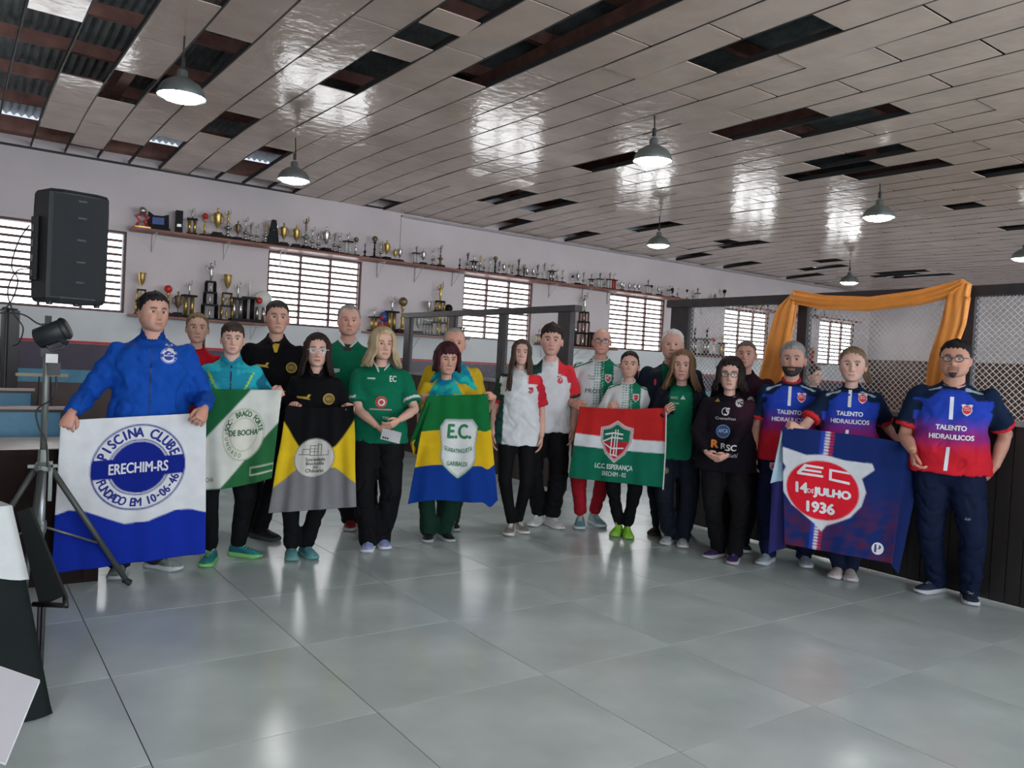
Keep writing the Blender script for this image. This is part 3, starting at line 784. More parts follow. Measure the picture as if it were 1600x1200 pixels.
    for sd in (-1, 1):
        t = MB(); t.ball((0, 0, 0), 1, 10, 7, sc=(.007, .017, .031)); ev = np.array(t.v); ev[:, 0] += np.where(ev[:, 1] > 0, .004, 0)
        ev = ev@np.array(Matrix.Rotation(sd*-.35, 3, 'Z')).T*1.0; ev[:, 0] = ev[:, 0]+sd*.082; ev[:, 1] += .012; ev[:, 2] -= .012
        bb.add([tuple(a) for a in HP(ev)], t.f, tuple(sk*np.array([1.02, .86, .82])))
    for nm in 'LR':
        dv, pl, th, cu = HD[nm]; hand_mb(bb, W[nm], dv, pl, th, s*(.86 if fem else .97)*g('handscale', 1), cu, 4, tuple(sk*np.array([1.03, .93, .9])))
    body = obj('body', bb, SKIN, e, True, True)
    # ---- eyes
    for sd in (-1, 1):
        t = MB(); t.ball((0, 0, 0), 1, 16, 10); ev = np.array(t.v); cc = np.tile(np.array((.62, .58, .54)), (len(ev), 1))
        q = np.hypot(ev[:, 0]*.0135, ev[:, 2]*.0058); cc[(q < .0062) & (ev[:, 1] < 0)] = g('iris', (.06, .035, .02)); cc[(q < .0028) & (ev[:, 1] < 0)] = (.01, .01, .01)
        ev = ev*np.array([.0155, .006, .0072*g('eyeopen', 1)]); x0, y0 = headpts(np.array([0.0]), np.array([.002]), o)
        xe = .0315; azs = np.linspace(0, 1, 200); hx2, hy2 = headpts(azs, np.full(200, .002), o); ye = np.interp(xe, hx2, hy2)
        ev[:, 1] += ye-.0005+np.abs(ev[:, 0])*.18; ev[:, 0] += sd*xe; ev[:, 2] += .002
        m = MB(); m.v = [tuple(a) for a in HP(ev)]; m.f = t.f; m.c = [tuple(a) for a in cc]
        obj('eye', m, EYEM, body, True, True)
    # ---- hair
    if g('nohair') is None:
        v, f, c = hair_mesh(o); m = MB(); m.v = [tuple(a) for a in HP(v)]; m.f = f; m.c = [tuple(a) for a in c]; obj('hair', m, HAIRM, e, True, True)
    if o.get('beard') and o['beard'][0] in ('full', 'goatee'):
        kind, bc, al = o['beard']; na = 40; az = np.linspace(-1.35, 1.35, na) if kind == 'full' else np.linspace(-.38, .38, na); zs = np.linspace(-.1175, -.05 if kind == 'full' else -.084, 14)
        A, Z = np.meshgrid(az, zs); Xb, Yb = headpts(A, Z, o); k2 = 1+.075*sstep((1.35-np.abs(A))/.4 if kind == 'full' else (.38-np.abs(A))/.15)*sstep((-.045-Z)/.012)*(1-G(Xb, .027)*G(Z+.069, .010)) if kind == 'full' else 1+.06*sstep((.38-np.abs(A))/.12)
        k2 = k2-.02
        v = np.stack([Xb*k2, Yb*k2, Z*(1+(k2-1)*.5)], -1).reshape(-1, 3); f = [(j*na+i, j*na+i+1, (j+1)*na+i+1, (j+1)*na+i) for j in range(13) for i in range(na-1)]
        if kind == 'full': f = [q for q in f if not all(abs(v[i][0]) < .028 and -.079 < v[i][2] < -.057 for i in q)]
        m = MB(); m.add(HP(v), f); n1 = fnoise(np.array(m.v), (300, 300, 200), 3)[:, None]; m.c = [tuple(a) for a in np.clip(np.array(bc)*(1+.4*n1), 0, 1)]; obj('beard', m, HAIRM, e, True, True)
    # ---- glasses
    gl = g('glasses')
    if gl:
        m = MB(); Lm = MB()
        for sd in (-1, 1):
            pts = [];
            for i in range(17):
                a = 2*PI*i/16; x_ = .0225*math.copysign(abs(math.cos(a))**.75, math.cos(a)); z_ = .0165*math.copysign(abs(math.sin(a))**.8, math.sin(a))*gl.get('tall', 1)+(.004 if gl.get('cat') and x_*sd > 0 and math.sin(a) > 0 else 0)
                pts.append(Vector((sd*.0335+x_, -.102+abs(sd*.0335+x_)**2*3.5, z_)))
            m.tube(pts, gl.get('r', .0019), 6)
            Lm.add([p for p in pts[:-1]], [tuple(range(16))])
            m.tube([(sd*.056, -.091, .008), (sd*.079, -.07, .008), (sd*.083, .012, .004)], .0018, 5)
        m.tube([(-.012, -.101, .004), (0, -.106, .006), (.012, -.101, .004)], .0018, 5)
        m.v = [tuple(a) for a in HP(m.v)]; Lm.v = [tuple(a) for a in HP(Lm.v)]
        go = obj('glasses', m, CLEARM if gl.get('clear') else GLASSM, e, True); obj('lens', Lm, LENS, go)
    # ---- garments
    res = Person(); res.e = e; res.s = s; res.lx = lx; res.sh = sh; res.loc = loc; res.S = S; res.E = E; res.W = W
    def garment(spec, name, base=True):
        b = MB(); t = spec.get('t', .016); hem = spec.get('hem', .86)*s; top_ = spec.get('top', 1.497)*s; loose = spec.get('loose', 0.0)
        rr = []
        for q in tors:
            if q[2] < hem+.03: continue
            lo_k = q[2] < 1.10*s; rr.append((q[0], q[1], q[2], max(q[3]+t+loose*.6, (.162+.014*(q[2] < 1.0*s))*wd*s*(1.04 if fem else 1)+t+loose+.010) if lo_k else q[3]+t+loose*.6, max(q[4]+t+loose*.35, .118*s+belly*.5+t+loose*.5) if lo_k else q[4]+t+loose*.35))
        h0 = np.interp(hem, [a[2] for a in tors], [a[3] for a in tors]); h1 = np.interp(hem, [a[2] for a in tors], [a[4] for a in tors])
        hw = max(h0, .178*s*wd*(1.04 if fem else 1))+t+loose+.012
        rr = [(X(hem)*.7, .005, hem, hw, max(h1, .124*s+belly*.45)+t+loose*.6)]+[q for q in rr if q[2] < top_-.02*s]
        rr = [q for q in rr if q[2] < top_-.05*s]; rr.append((lx, .010, top_-.035*s, .100*(.5+.5*wd)*s*ch+t*.4, .078*s+t*.3, .25)); rr.append((lx, .010, top_-.008, (.074*(.88 if fem else 1)+spec.get('neckw', 0))*s, .07*s, .45)); rr.append((lx, .008, top_+.002, (.066*(.86 if fem else 1)+spec.get('neckw', 0))*s, .06*s, .5))
        b.loft(rr, 32, p=2.25)
        sl = spec.get('sleeve', 'short')
        for nm in 'LR':
            if sl == 'short': en = S[nm].lerp(E[nm], .80); pts = [S[nm], S[nm].lerp(E[nm], .4), en]; rd = [.050*s*af+t*.7, .047*s*af+t+.002, .048*s*af+t+.010]
            elif sl == 'none': continue
            else:
                en = W[nm]-(W[nm]-E[nm]).normalized()*.01; pts = [S[nm], S[nm].lerp(E[nm], .5), E[nm], E[nm].lerp(W[nm], .5), E[nm].lerp(W[nm], .88), en]
                rd = [.050*s*af+t*.7, .046*s*af+t*.9, .040*s*af+t, .040*s*af+t*.9, .033*s*af+t*.8, .029*s+t*.6]
            b.tube(pts, rd, 14); b.ball(S[nm], .050*s*af+t*.7, 12, 8)
        me = remesh(b, .0125, 8, .5); V = coords(me); Nn = normals(me)
        amp = spec.get('wr', .005); sd_ = g('seed', 1)
        n1 = fnoise(V, (26, 10, 11), sd_)*amp+fnoise(V, (14, 8, 34), sd_+5)*amp*.6+fnoise(V, (60, 30, 25), sd_+9)*amp*.3
        rg = fnoise(V, (22, 12, 9), sd_+31); n1 = n1*1.3-amp*1.6*np.clip(1-np.abs(rg)*7, 0, 1)*(.4+.6*sstep((1.25*s-V[:, 2])/(.3*s)))
        V = V+Nn*n1[:, None]; me.vertices.foreach_set('co', V.ravel()); me.update()
        side = np.where(V[:, 0]-lx < 0, -1, 1); best = np.full(len(V), 9.); par = np.zeros(len(V)); sid = np.zeros(len(V))
        for nm, q in (('L', -1), ('R', 1)):
            r_, p_ = polyline_info(V, [S[nm], E[nm], W[nm]]); mk = r_ < best; best[mk] = r_[mk]; par[mk] = p_[mk]; sid[mk] = q
        q_sx = SX_/s; armm = (best < .052*s*af+t+.022) & ((par > .12) | (np.abs(V[:, 0]-lx) > SX_+.03)) & ((np.abs(V[:, 0]-lx) > SX_-.03*s) | (V[:, 1] < -.17*s)|(par>.7))
        tw_ = np.interp(V[:, 2], [q[2] for q in rr], [q[3] for q in rr]); armm = armm & ((np.abs(V[:, 0]-X(V[:, 2])) > tw_-.004) | (V[:, 2] > sh-.11*s) | (V[:, 1] < -(.12*s+t+belly)))
        cc = spec['col'](dict(x=(V[:, 0]-X(V[:, 2]))/s, y=V[:, 1]/s, z=V[:, 2]/s, arm=armm, t=par, side=sid, n=fnoise(V, (30, 30, 30), 2), V=V, sx=q_sx))
        if spec.get('open'):
            bm = bmesh.new(); bm.from_mesh(me); bm.verts.ensure_lookup_table(); wt_, wb_ = spec['open']
            dl = [f for f in bm.faces if f.calc_center_median().y < 0.02 and abs(f.calc_center_median().x-lx) < np.interp(f.calc_center_median().z, [hem, top_], [wb_, wt_])*s and not armm[f.verts[0].index]]
            bmesh.ops.delete(bm, geom=dl, context='FACES_ONLY')
            keep = [v.index for v in bm.verts]
            bm.to_mesh(me); bm.free(); cc = cc[keep] if len(keep) != len(cc) else cc; V = coords(me)
        setcol(me, np.clip(cc, 0, 1)); me.materials.append(spec.get('mat', CLOTH)); go = obj(name, me, None, e)
        if spec.get('collar') is not None:
            m = MB(); cw = spec.get('collarw', .012); pts = []
            rx_, ry_ = (.068*(.88 if fem else 1)+spec.get('neckw', 0))*s, .064*s
            for i in range(25):
                a = -PI/2+.0+2*PI*i/24; zz = top_+.002+.45*ry_*math.sin(a)-(spec.get('vneck', 0)*G(math.cos(a), .45) if math.sin(a) < 0 else 0)
                yy = .008+ry_*math.sin(a)-(.0 if math.sin(a) > 0 else spec.get('vneck', 0)*.5*G(math.cos(a), .45))
                pts.append((lx+rx_*math.cos(a), yy, zz))
            m.tube(pts, cw*.5, 6); m.c = [spec['collar']]*len(m.v)
            if spec.get('stand'):
                v2 = [(p[0], p[1], p[2]) for p in pts]; n_ = len(pts); vs = v2+[(lx+(p[0]-lx)*.93, p[1]*.93, p[2]+spec['stand']) for p in v2]+[(lx+(p[0]-lx)*.86, p[1]*.86, p[2]+spec['stand']) for p in v2]
                m.add(vs, [(i, i+1, n_+i+1, n_+i) for i in range(n_-1)]+[(n_+i, n_+i+1, 2*n_+i+1, 2*n_+i) for i in range(n_-1)], spec['collar'])
            obj('collar', m, CLOTH, go, True, True)
        dp = bpy.context.evaluated_depsgraph_get(); bvh = BVHTree.FromPolygons([tuple(v) for v in V], [tuple(p.vertices) for p in me.polygons])
        res.bvh = bvh; res.shirt = go
        for di, dcl in enumerate(spec.get('prints', [])):
            x_, z_, geo, c_ = dcl[:4]; decal_on(go, bvh, lx+x_*s, z_*s, geo, c_, dcl[4] if len(dcl) > 4 else 'print', off=.0020+.0007*di, label=None)
        return go
    garment(k['shirt'], k['shirt'].get('name', 'shirt'))
    if g('over'): garment(g('over'), g('over').get('name', 'jacket'))
    # ---- trousers
    tr = k['pants']; b = MB(); lo_ = tr.get('loose', .016)
    rr = [(0, .01, .80*s, .10*s*wd, .09*s)]+[(q[0]*.3, q[1], q[2], q[3]+.012, q[4]+.012) for q in tors if q[2] < .96*s]+[(0, .0, tr.get('top', .975)*s, .150*wd*s+.008, (.106+belly*.5)*s+.004)]
    b.loft(rr, 24, p=2.3)
    for nm in 'LR':
        kn, an = KN[nm], AN[nm]; a2 = an+Vector((0, 0, tr.get('hemz', -.035)*s)); hp = feet[nm]; hr = tr.get('hemr', .066)*s
        b.tube([hp, hp.lerp(kn, .45), kn, kn.lerp(a2, .5), a2], [.090*s*wd+lo_*.5, .080*s*wd+lo_*.7, .060*s+lo_, (.056*s+lo_+hr)/2, hr], 14)
    me = remesh(b, .0135, 3, .5); V = coords(me); Nn = normals(me); sd_ = g('seed', 1)+20; amp = tr.get('wr', .005)
    lowk = 1+1.2*sstep((.35*s-V[:, 2])/(.3*s)); tk_ = sstep((.88*s-V[:, 2])/(.12*s)); amp = amp*tk_; V = V-Nn*((amp*1.5*np.clip(1-np.abs(fnoise(V, (14, 14, 16), sd_+7))*7, 0, 1))[:, None]); V = V+Nn*((fnoise(V, (18, 14, 14), sd_)*amp+fnoise(V, (9, 9, 42), sd_+3)*amp*.8*lowk)[:, None])
    me.vertices.foreach_set('co', V.ravel()); me.update()
    rl, _ = polyline_info(V, [feet['L'], KN['L'], AN['L']]); rr_, _ = polyline_info(V, [feet['R'], KN['R'], AN['R']])
    xleg = np.where(rl < rr_, V[:, 0]-np.interp(V[:, 2], [AN['L'].z, KN['L'].z, feet['L'].z], [AN['L'].x, KN['L'].x, feet['L'].x]), V[:, 0]-np.interp(V[:, 2], [AN['R'].z, KN['R'].z, feet['R'].z], [AN['R'].x, KN['R'].x, feet['R'].x]))*np.where(rl < rr_, -1, 1)
    cc = np.tile(np.array(tr['col']), (len(V), 1))
    if tr.get('stripe'): mk = (xleg > .052*s) & (np.abs(V[:, 1]-.02) < .035*s); cc[mk] = tr['stripe']
    setcol(me, cc); me.materials.append(tr.get('mat', SHINY)); po = obj('trousers', me, None, e)
    if tr.get('badge'):
        bvh = BVHTree.FromPolygons([tuple(v) for v in V], [tuple(p.vertices) for p in me.polygons])
        for x_, z_, geo, c_ in tr['badge']: decal_on(po, bvh, x_*s, z_*s, geo, c_, 'badge')
    # ---- shoes
    sh_ = k['shoes']
    for nm in 'LR':
        toe, fd, FL = FD[nm]; sdv = Vector((fd.y, -fd.x, 0)); heel = toe-fd*FL
        K = 14; ls = [(0, .55, 0, .5), (.04, .8, 0, .95), (.16, .92, 0, 1.0), (.30, .88, 0, .96), (.45, .92, 0, .76), (.60, 1.0, 0, .56), (.75, 1.03, 0, .44), (.88, .9, 0, .36), (.97, .58, 0, .25), (1.0, .25, 0, .16)]
        W_ = .046*s*g('footscale', 1)*1.05; Hh = .088*s; so = .026*s
        vs = []; vs2 = []
        for l, w_, _, h_ in ls:
            c0 = heel+fd*(FL*l)
            for kk in range(K):
                a = PI*kk/(K-1); vs.append(c0+sdv*(W_*w_*math.cos(a)*(1-.25*math.sin(a)*(h_ > .6)))+Vector((0, 0, so*.8+Hh*h_*max(0, math.sin(a))**.8)))
        fs = [(j*K+i, j*K+i+1, (j+1)*K+i+1, (j+1)*K+i) for j in range(len(ls)-1) for i in range(K-1)]+[tuple(range(K)), tuple((len(ls)-1)*K+i for i in range(K))[::-1]]
        m = MB(); cA = np.array(sh_['col']); cB = np.array(sh_.get('col2', cA*.8)); m.add(vs, fs)
        m.c = [tuple(cA if (i//K) < 6 and (i % K) not in (3, 4, 9, 10) else cB) for i in range(len(vs))]
        so_ = obj('shoe', m, SHOEM, e, True, True)
        m = MB(); out = []; n2 = 24
        for i in range(n2):
            a = 2*PI*i/n2; l = .5-.5*math.cos(a); ww = np.interp(l, [q[0] for q in ls], [q[1] for q in ls])*1.1; sg = 1 if math.sin(a) >= 0 else -1
            out.append((l*1.03-.012, sg*ww*W_ if 0 < i < n2 and i != n2//2 else 0))
        vs = []
        for hh, kx in ((.0015, .93), (.012*s, 1.04), (so, 1.0), (so+.008, .9)):
            for l, x_ in out: vs.append(heel+fd*(FL*l)+sdv*(x_*kx)+Vector((0, 0, hh+(.012*s*max(0, l-.85)/.15 if hh < .02 else 0))))
        fs = [(j*n2+i, j*n2+(i+1) % n2, (j+1)*n2+(i+1) % n2, (j+1)*n2+i) for j in range(3) for i in range(n2)]+[tuple(range(n2))[::-1], tuple(3*n2+i for i in range(n2))]
        m.add(vs, fs, tuple(sh_.get('sole', (.6, .6, .58)))); obj('sole', m, SHOEM, so_, True, True)
        if sh_.get('lace') is not None:
            m = MB()
            for q in range(4):
                l = .40+.075*q; hh = np.interp(l, [q_[0] for q_ in ls], [q_[3] for q_ in ls]); c0 = heel+fd*(FL*l)+Vector((0, 0, so*.8+Hh*hh*1.0))
                m.tube([c0-sdv*.020*s+Vector((0, 0, -.008)), c0+Vector((0, 0, .003)), c0+sdv*.020*s+Vector((0, 0, -.008))], .0035, 5, tuple(sh_['lace']))
            obj('laces', m, SHOEM, so_, True, True)
        # sock / ankle
    return res
# ---------------------------------------------------------------- who stands where
def solid(c): return lambda q: np.tile(np.array(c, float), (len(q['x']), 1))
def put(cc, m, c): cc[m] = c; return cc
NAVY = (.008, .014, .035); BLK = (.006, .006, .0075); DGREEN = (.008, .03, .02); GRN = (.006, .135, .07); WHT = (.62, .64, .66); RED = (.55, .025, .03); TEAL = (.01, .30, .33); YEL = (.55, .38, .02)
def c_tal(q):
    x, z = q['x'], q['z']; cc = np.zeros((len(x), 3)); t = sstep((z-1.02+.03*q['n'])/.26)[:, None]; cc[:] = np.array((.58, .02, .035))*(1-t)+np.array((.02, .055, .42))*t
    m = np.exp(-((z-1.14)/.05)**2)[:, None]*.5; cc = cc*(1-m)+np.array((.12, .015, .16))*m
    put(cc, (z > 1.375+.25*np.abs(x)*0) & (np.abs(x) > .045+(1.47-z)*1.0), (.008, .018, .05)); put(cc, z > 1.445, (.008, .018, .05))
    put(cc, q['arm'], (.008, .018, .045)); put(cc, q['arm'] & (q['t'] > .70), (.62, .03, .04))
    put(cc, (z > 1.40) & (np.abs(np.abs(x)-.125) < .055) & (q['y'] < .0) & (q['y'] > -.06) & (np.abs(z-1.475+.35*np.abs(x)) < .012), (.35, .5, .6))
    return cc
def badge_tal(x=.085, z=1.32, k=1.0):
    sh = np.array([(-.036, .03), (-.02, .035), (0, .028), (.02, .035), (.036, .03), (.028, .012), (.032, -.01), (.02, -.032), (0, -.046), (-.02, -.032), (-.032, -.01), (-.028, .012)])*k
    return [(x, z, poly(sh), (.65, .6, .6), 'badge'), (x, z-.003, disc(0, 0, .027*k, .029*k), (.6, .02, .04), 'badge_disc'), (x, z+.008, fit_text('EC', .03*k, .011*k, .03), (.75, .7, .7), 'lettering'), (x, z-.006, fit_text('JULHO', .042*k, .008*k, .03), (.75, .7, .7), 'lettering')]
def pr_tal(dx=0, lower=True, dz=0.0):
    L = [(dx, 1.195, fit_text('TALENTO', .185, .033, .035), (.75, .78, .82), 'lettering'), (dx+.005, 1.135, fit_text('HIDRAULICOS', .27, .033, .03), (.75, .78, .82), 'lettering'),
         (dx-.005, 1.33, poly([(-.012, -.085), (.012, -.085), (.012, .07), (-.012, .07)]), (.7, .74, .8), 'centre_bar')]
    if lower: L.append((dx-.012, .99, poly([(-.018, -.085), (.006, -.085), (.014, .08), (-.008, .08)]), (.7, .74, .8), 'centre_bar'))
    return [(q[0], q[1]+dz)+tuple(q[2:]) for q in L+badge_tal(.085+dx)]
def c_green_polo(q):
    cc = solid(GRN)(q); put(cc, q['arm'] & (q['t'] > .67), (.6, .62, .62)); put(cc, q['arm'] & (q['t'] > .74), GRN); return cc
def c_teal(q):
    x, z, n = q['x'], q['z'], fnoise(q['V'], (16, 16, 30), 8)
    cc = solid((.012, .27, .27))(q); put(cc, n > .18, (.02, .42, .36)); put(cc, n < -.25, (.01, .17, .33))
    put(cc, (np.abs(x) > q['sx']+.005-(z-1.32)*.55) & (z > 1.33), (.55, .37, .02)); put(cc, q['arm'], (.50, .34, .02)); put(cc, q['arm'] & (q['t'] > .74), (.01, .25, .3)); return cc
def c_girl(q):
    x, z = q['x'], q['z']; cc = solid(WHT)(q); put(cc, (x > .07) & (z > 1.36), (.62, .03, .04)); put(cc, q['arm'] & (q['side'] < 0), (.02, .045, .03)); put(cc, q['arm'] & (q['side'] < 0) & (q['t'] > .68), (.6, .02, .03))
    put(cc, q['arm'] & (q['side'] > 0), (.45, .02, .035)); put(cc, (x < -.135) & (z < 1.25) & ~q['arm'], (.02, .07, .06)); put(cc, (x < -.08) & (z > 1.41), (.02, .045, .03)); return cc
def c_boy(q):
    x, z = q['x'], q['z']; cc = solid(WHT)(q); put(cc, (x > .07) & (z > 1.37-.3*(x-.07)), (.6, .03, .04)); put(cc, (x < -.07) & (z > 1.37+.3*(x+.07)), (.02, .06, .05)); put(cc, q['arm'] & (q['side'] > 0), (.58, .03, .045)); put(cc, q['arm'] & (q['t'] > .70), (.02, .045, .03)); put(cc, q['arm'] & (q['side'] < 0) & (q['t'] < .5), (.02, .06, .05)); return cc
def c_wg(q):
    x, z = q['x'], q['z']; cc = solid((.6, .63, .64))(q); g_ = (.01, .18, .10)
    put(cc, (x > .015+.0*z) & ~q['arm'], g_)
    dots = (np.sin(x*260) > .15) & (np.sin(z*260) > .2); put(cc, (x > -.06) & (x <= .02) & dots & ~q['arm'], g_); put(cc, (x > .02) & (x < .05) & dots & ~q['arm'], (.5, .6, .55))
    put(cc, (x > .12) & ~q['arm'], (.6, .63, .64))
    for a in (.0, .022, .044): put(cc, (z > 1.38) & (np.abs(np.abs(x)*.4+z-1.535+a) < .0065) & (np.abs(x) > .07), (.01, .15, .08))
    return cc
def c_turq(q):
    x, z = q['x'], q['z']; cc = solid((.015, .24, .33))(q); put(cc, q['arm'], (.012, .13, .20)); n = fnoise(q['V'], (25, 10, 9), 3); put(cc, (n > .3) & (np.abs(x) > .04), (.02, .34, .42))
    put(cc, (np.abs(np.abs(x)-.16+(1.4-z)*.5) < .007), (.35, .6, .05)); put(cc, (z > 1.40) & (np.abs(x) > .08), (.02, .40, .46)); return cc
def c_blue(q):
    cc = solid((.006, .065, .36))(q); put(cc, q['arm'] & (q['t'] > 1.90), (.006, .06, .33)); return cc
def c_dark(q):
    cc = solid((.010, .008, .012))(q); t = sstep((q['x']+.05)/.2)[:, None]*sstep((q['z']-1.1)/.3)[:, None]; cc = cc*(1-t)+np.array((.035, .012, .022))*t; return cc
def hexbadge(x, z, c1, c2, r=.04): return [(x, z, disc(0, 0, r, r), c1, 'badge'), (x, z, disc(0, 0, r, r, r0=.8), c2, 'badge_ring')]
GOLD = (.42, .27, .03)
pants = dict
def shoes(col, sole=(.55, .55, .53), **k): return dict(col=col, sole=sole, **k)
PEO = []
def add(**k): PEO.append(k)
add(label='man in a zipped royal blue track jacket holding the blue and white banner', head=(241, 457.5, 518), d=5.14, footL=(179, 909, -5), footR=(283, 893, 48), handL=(104, 662, -.40), handR=(314, 652, -.14), hyaw=22, w=1.12, seed=11, neck=1.15, skin=(.47, .27, .20),
    haircol=(.022, .02, .02), brow=(.03, .02, .02), face=dict(hair='short', thick=.010, quiff=.008, stubble=1, wide=1.06, jaw=.1), hdirL=(-.3, -.3, -.9), palmL=(.3, 1, 0), thumbL=(1, -.3, .2), hdirR=(-.3, -.6, -.7), iris=(.05, .04, .03),
    shirt=dict(name='track_jacket', sleeve='long', t=.026, hem=.80, loose=.02, col=c_blue, mat=SHINY, collar=(.006, .04, .22), stand=.045, collarw=.014, wr=.012, prints=[(0, 1.245, poly([(-.004, -.34), (.004, -.34), (.004, .20), (-.004, .20)]), (.004, .02, .10), 'zip'), (.095, 1.385, disc(0, 0, .05, .05), (.62, .64, .7), 'badge'), (.095, 1.385, disc(0, 0, .048, .048, r0=.9), (.01, .03, .3), 'badge_ring'), (.095, 1.385, disc(0, 0, .03, .03), (.01, .03, .3), 'badge_disc'), (.095, 1.385, poly([(-.05, -.01), (.05, -.01), (.05, .01), (-.05, .01)]), (.01, .03, .3), 'badge_bar'), (.095, 1.385, fit_text('ERECHIM', .06, .011, .03), (.8, .8, .85), 'lettering'), (.08, 1.450, fit_text('*', .014, .014), (.7, .7, .75), 'star'), (.11, 1.450, fit_text('*', .014, .014), (.7, .7, .75), 'star')]),
    pants=pants(col=(.012, .014, .02), hemr=.07), shoes=shoes((.10, .13, .12), (.5, .53, .55), col2=(.2, .25, .24), lace=(.3, .3, .3)))
add(label='woman in a red T-shirt, fair hair tied back, behind the blue jacket', d=6.55, head=(309, 489, 536), hyaw=4, fem=1, w=.98, seed=12, skin=(.50, .31, .24), haircol=(.20, .13, .07), brow=(.12, .08, .05), face=dict(hair='pony', thick=.007, ponylen=.2),
    shirt=dict(name='tshirt', t=.012, hem=.86, col=solid((.50, .012, .025)), collar=(.4, .01, .02)), pants=pants(col=BLK), shoes=shoes((.05, .05, .06)))
add(label='teenage boy in a turquoise track jacket holding the green and white banner', head=(364.5, 504.5, 554), footL=(318, 889, -12), footR=(408, 873, 55), handL=(308, 606, -.2), handR=(438, 612, -.12), hyaw=3, w=1.0, seed=13, skin=(.52, .33, .26), hdirL=(.5, -.6, .3), palmL=(.2, .8, -.3), thumbL=(.2, 0, 1), hdirR=(.8, .2, .4),
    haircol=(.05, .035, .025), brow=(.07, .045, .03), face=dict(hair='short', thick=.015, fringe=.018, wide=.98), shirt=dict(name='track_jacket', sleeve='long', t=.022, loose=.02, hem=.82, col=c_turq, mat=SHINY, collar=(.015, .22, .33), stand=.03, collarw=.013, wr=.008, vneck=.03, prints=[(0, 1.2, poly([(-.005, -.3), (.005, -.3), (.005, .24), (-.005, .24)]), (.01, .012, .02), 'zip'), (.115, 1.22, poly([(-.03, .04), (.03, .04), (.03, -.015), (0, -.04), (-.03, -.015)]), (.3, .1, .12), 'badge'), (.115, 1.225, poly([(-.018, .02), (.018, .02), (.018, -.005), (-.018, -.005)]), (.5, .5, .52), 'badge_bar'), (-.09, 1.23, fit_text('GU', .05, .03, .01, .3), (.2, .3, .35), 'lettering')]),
    pants=pants(col=BLK, hemr=.055, hemz=.0, loose=.022), shoes=shoes((.012, .10, .13), (.18, .45, .15), col2=(.02, .2, .2), lace=(.25, .5, .2)))
add(label='tall dark-haired man in a black polo with gold crest, behind the boy in turquoise', head=(434, 470.5, 522), d=6.3, footL=(385, 838, -10), footR=(436, 847, 45), hyaw=8, w=1.06, seed=14, skin=(.46, .27, .20), haircol=(.045, .035, .03), brow=(.06, .04, .03), face=dict(hair='short', thick=.010, wide=.98), handR=(448, 622, -.28),
    shirt=dict(name='polo', t=.018, hem=.82, col=solid(BLK), collar=(.012, .012, .014), stand=.022, vneck=.05, wr=.006, prints=hexbadge(.115, 1.29, (.12, .09, .02), GOLD, .042)+[(.115, 1.29, fit_text('SBC', .045, .02, .02), GOLD, 'lettering'), (-.085, 1.30, poly([(-.05, .004), (.02, .002), (.03, .02), (.05, .02), (.035, -.006), (.05, -.02), (-.05, -.01)]), GOLD, 'emblem'), (0, 1.43, poly([(-.03, .03), (.03, .03), (.012, -.04), (-.008, -.04)]), (.5, .34, .02), 'placket')]), pants=pants(col=BLK), shoes=shoes((.015, .015, .018), (.05, .05, .05)))
add(label='dark-haired woman with pale-framed glasses and black jacket holding the black and yellow banner', head=(497, 522, 573), footL=(456, 879, 3), footR=(492, 876, 22), handL=(459, 630, -.26), handR=(546, 632, -.26), hyaw=3, fem=1, w=1.02, seed=15, skin=(.50, .31, .245), hdirL=(-.5, -.8, .4), hdirR=(.5, -.8, .4), palmL=(.4, .4, -.8), palmR=(-.4, .4, -.8), lip=None,
    haircol=(.03, .018, .015), brow=(.05, .03, .02), glasses=dict(clear=1, cat=1, r=.0026), face=dict(hair='long', thick=.016, len=.14, spread=.03, open=.85, wave=.004, lip=(.35, .08, .08)),
    shirt=dict(name='jacket', sleeve='long', t=.02, loose=.015, hem=.80, col=solid(BLK), collar=(.014, .014, .016), stand=.03, vneck=.07, wr=.006, prints=hexbadge(.105, 1.280, (.12, .09, .02), GOLD, .042)+[(.105, 1.280, fit_text('SBC', .045, .02, .02), GOLD, 'lettering'), (-.085, 1.290, poly([(-.05, .004), (.02, .002), (.03, .02), (.05, .02), (.035, -.006), (.05, -.02), (-.05, -.01)]), GOLD, 'emblem')]), pants=pants(col=BLK, hemr=.062, hemz=-.01), shoes=shoes((.04, .17, .19), (.12, .3, .3), col2=(.12, .3, .32), lace=(.1, .25, .27)))
add(label='grey-haired man in a green polo with white collar, behind the blonde woman', d=6.8, head=(546, 477.5, 525), footL=(545, 832, -5), footR=(580, 836, 5), hyaw=6, w=1.12, seed=16, skin=(.48, .27, .21), haircol=(.27, .26, .25), brow=(.2, .17, .15), face=dict(hair='recede', thick=.010, wide=1.06, jaw=.12, haircol2=(.15, .14, .14)), neck=1.15,
    shirt=dict(name='polo', t=.02, hem=.84, loose=.015, col=solid(GRN), collar=(.6, .62, .62), stand=.012, vneck=.06, collarw=.02, prints=[(-.09, 1.26, poly([(-.045, .015), (.045, .015), (.045, -.01), (0, -.022), (-.045, -.01)]), (.6, .62, .6), 'badge'), (-.09, 1.26, fit_text('E.T.C', .06, .014, .02), (.02, .2, .1), 'lettering'), (0, 1.42, poly([(-.045, .04), (.045, .04), (.03, -.01), (-.03, -.01)]), (.012, .012, .014), 'undershirt')]), pants=pants(col=BLK, hemr=.08), shoes=shoes((.25, .02, .02), (.4, .38, .36)))
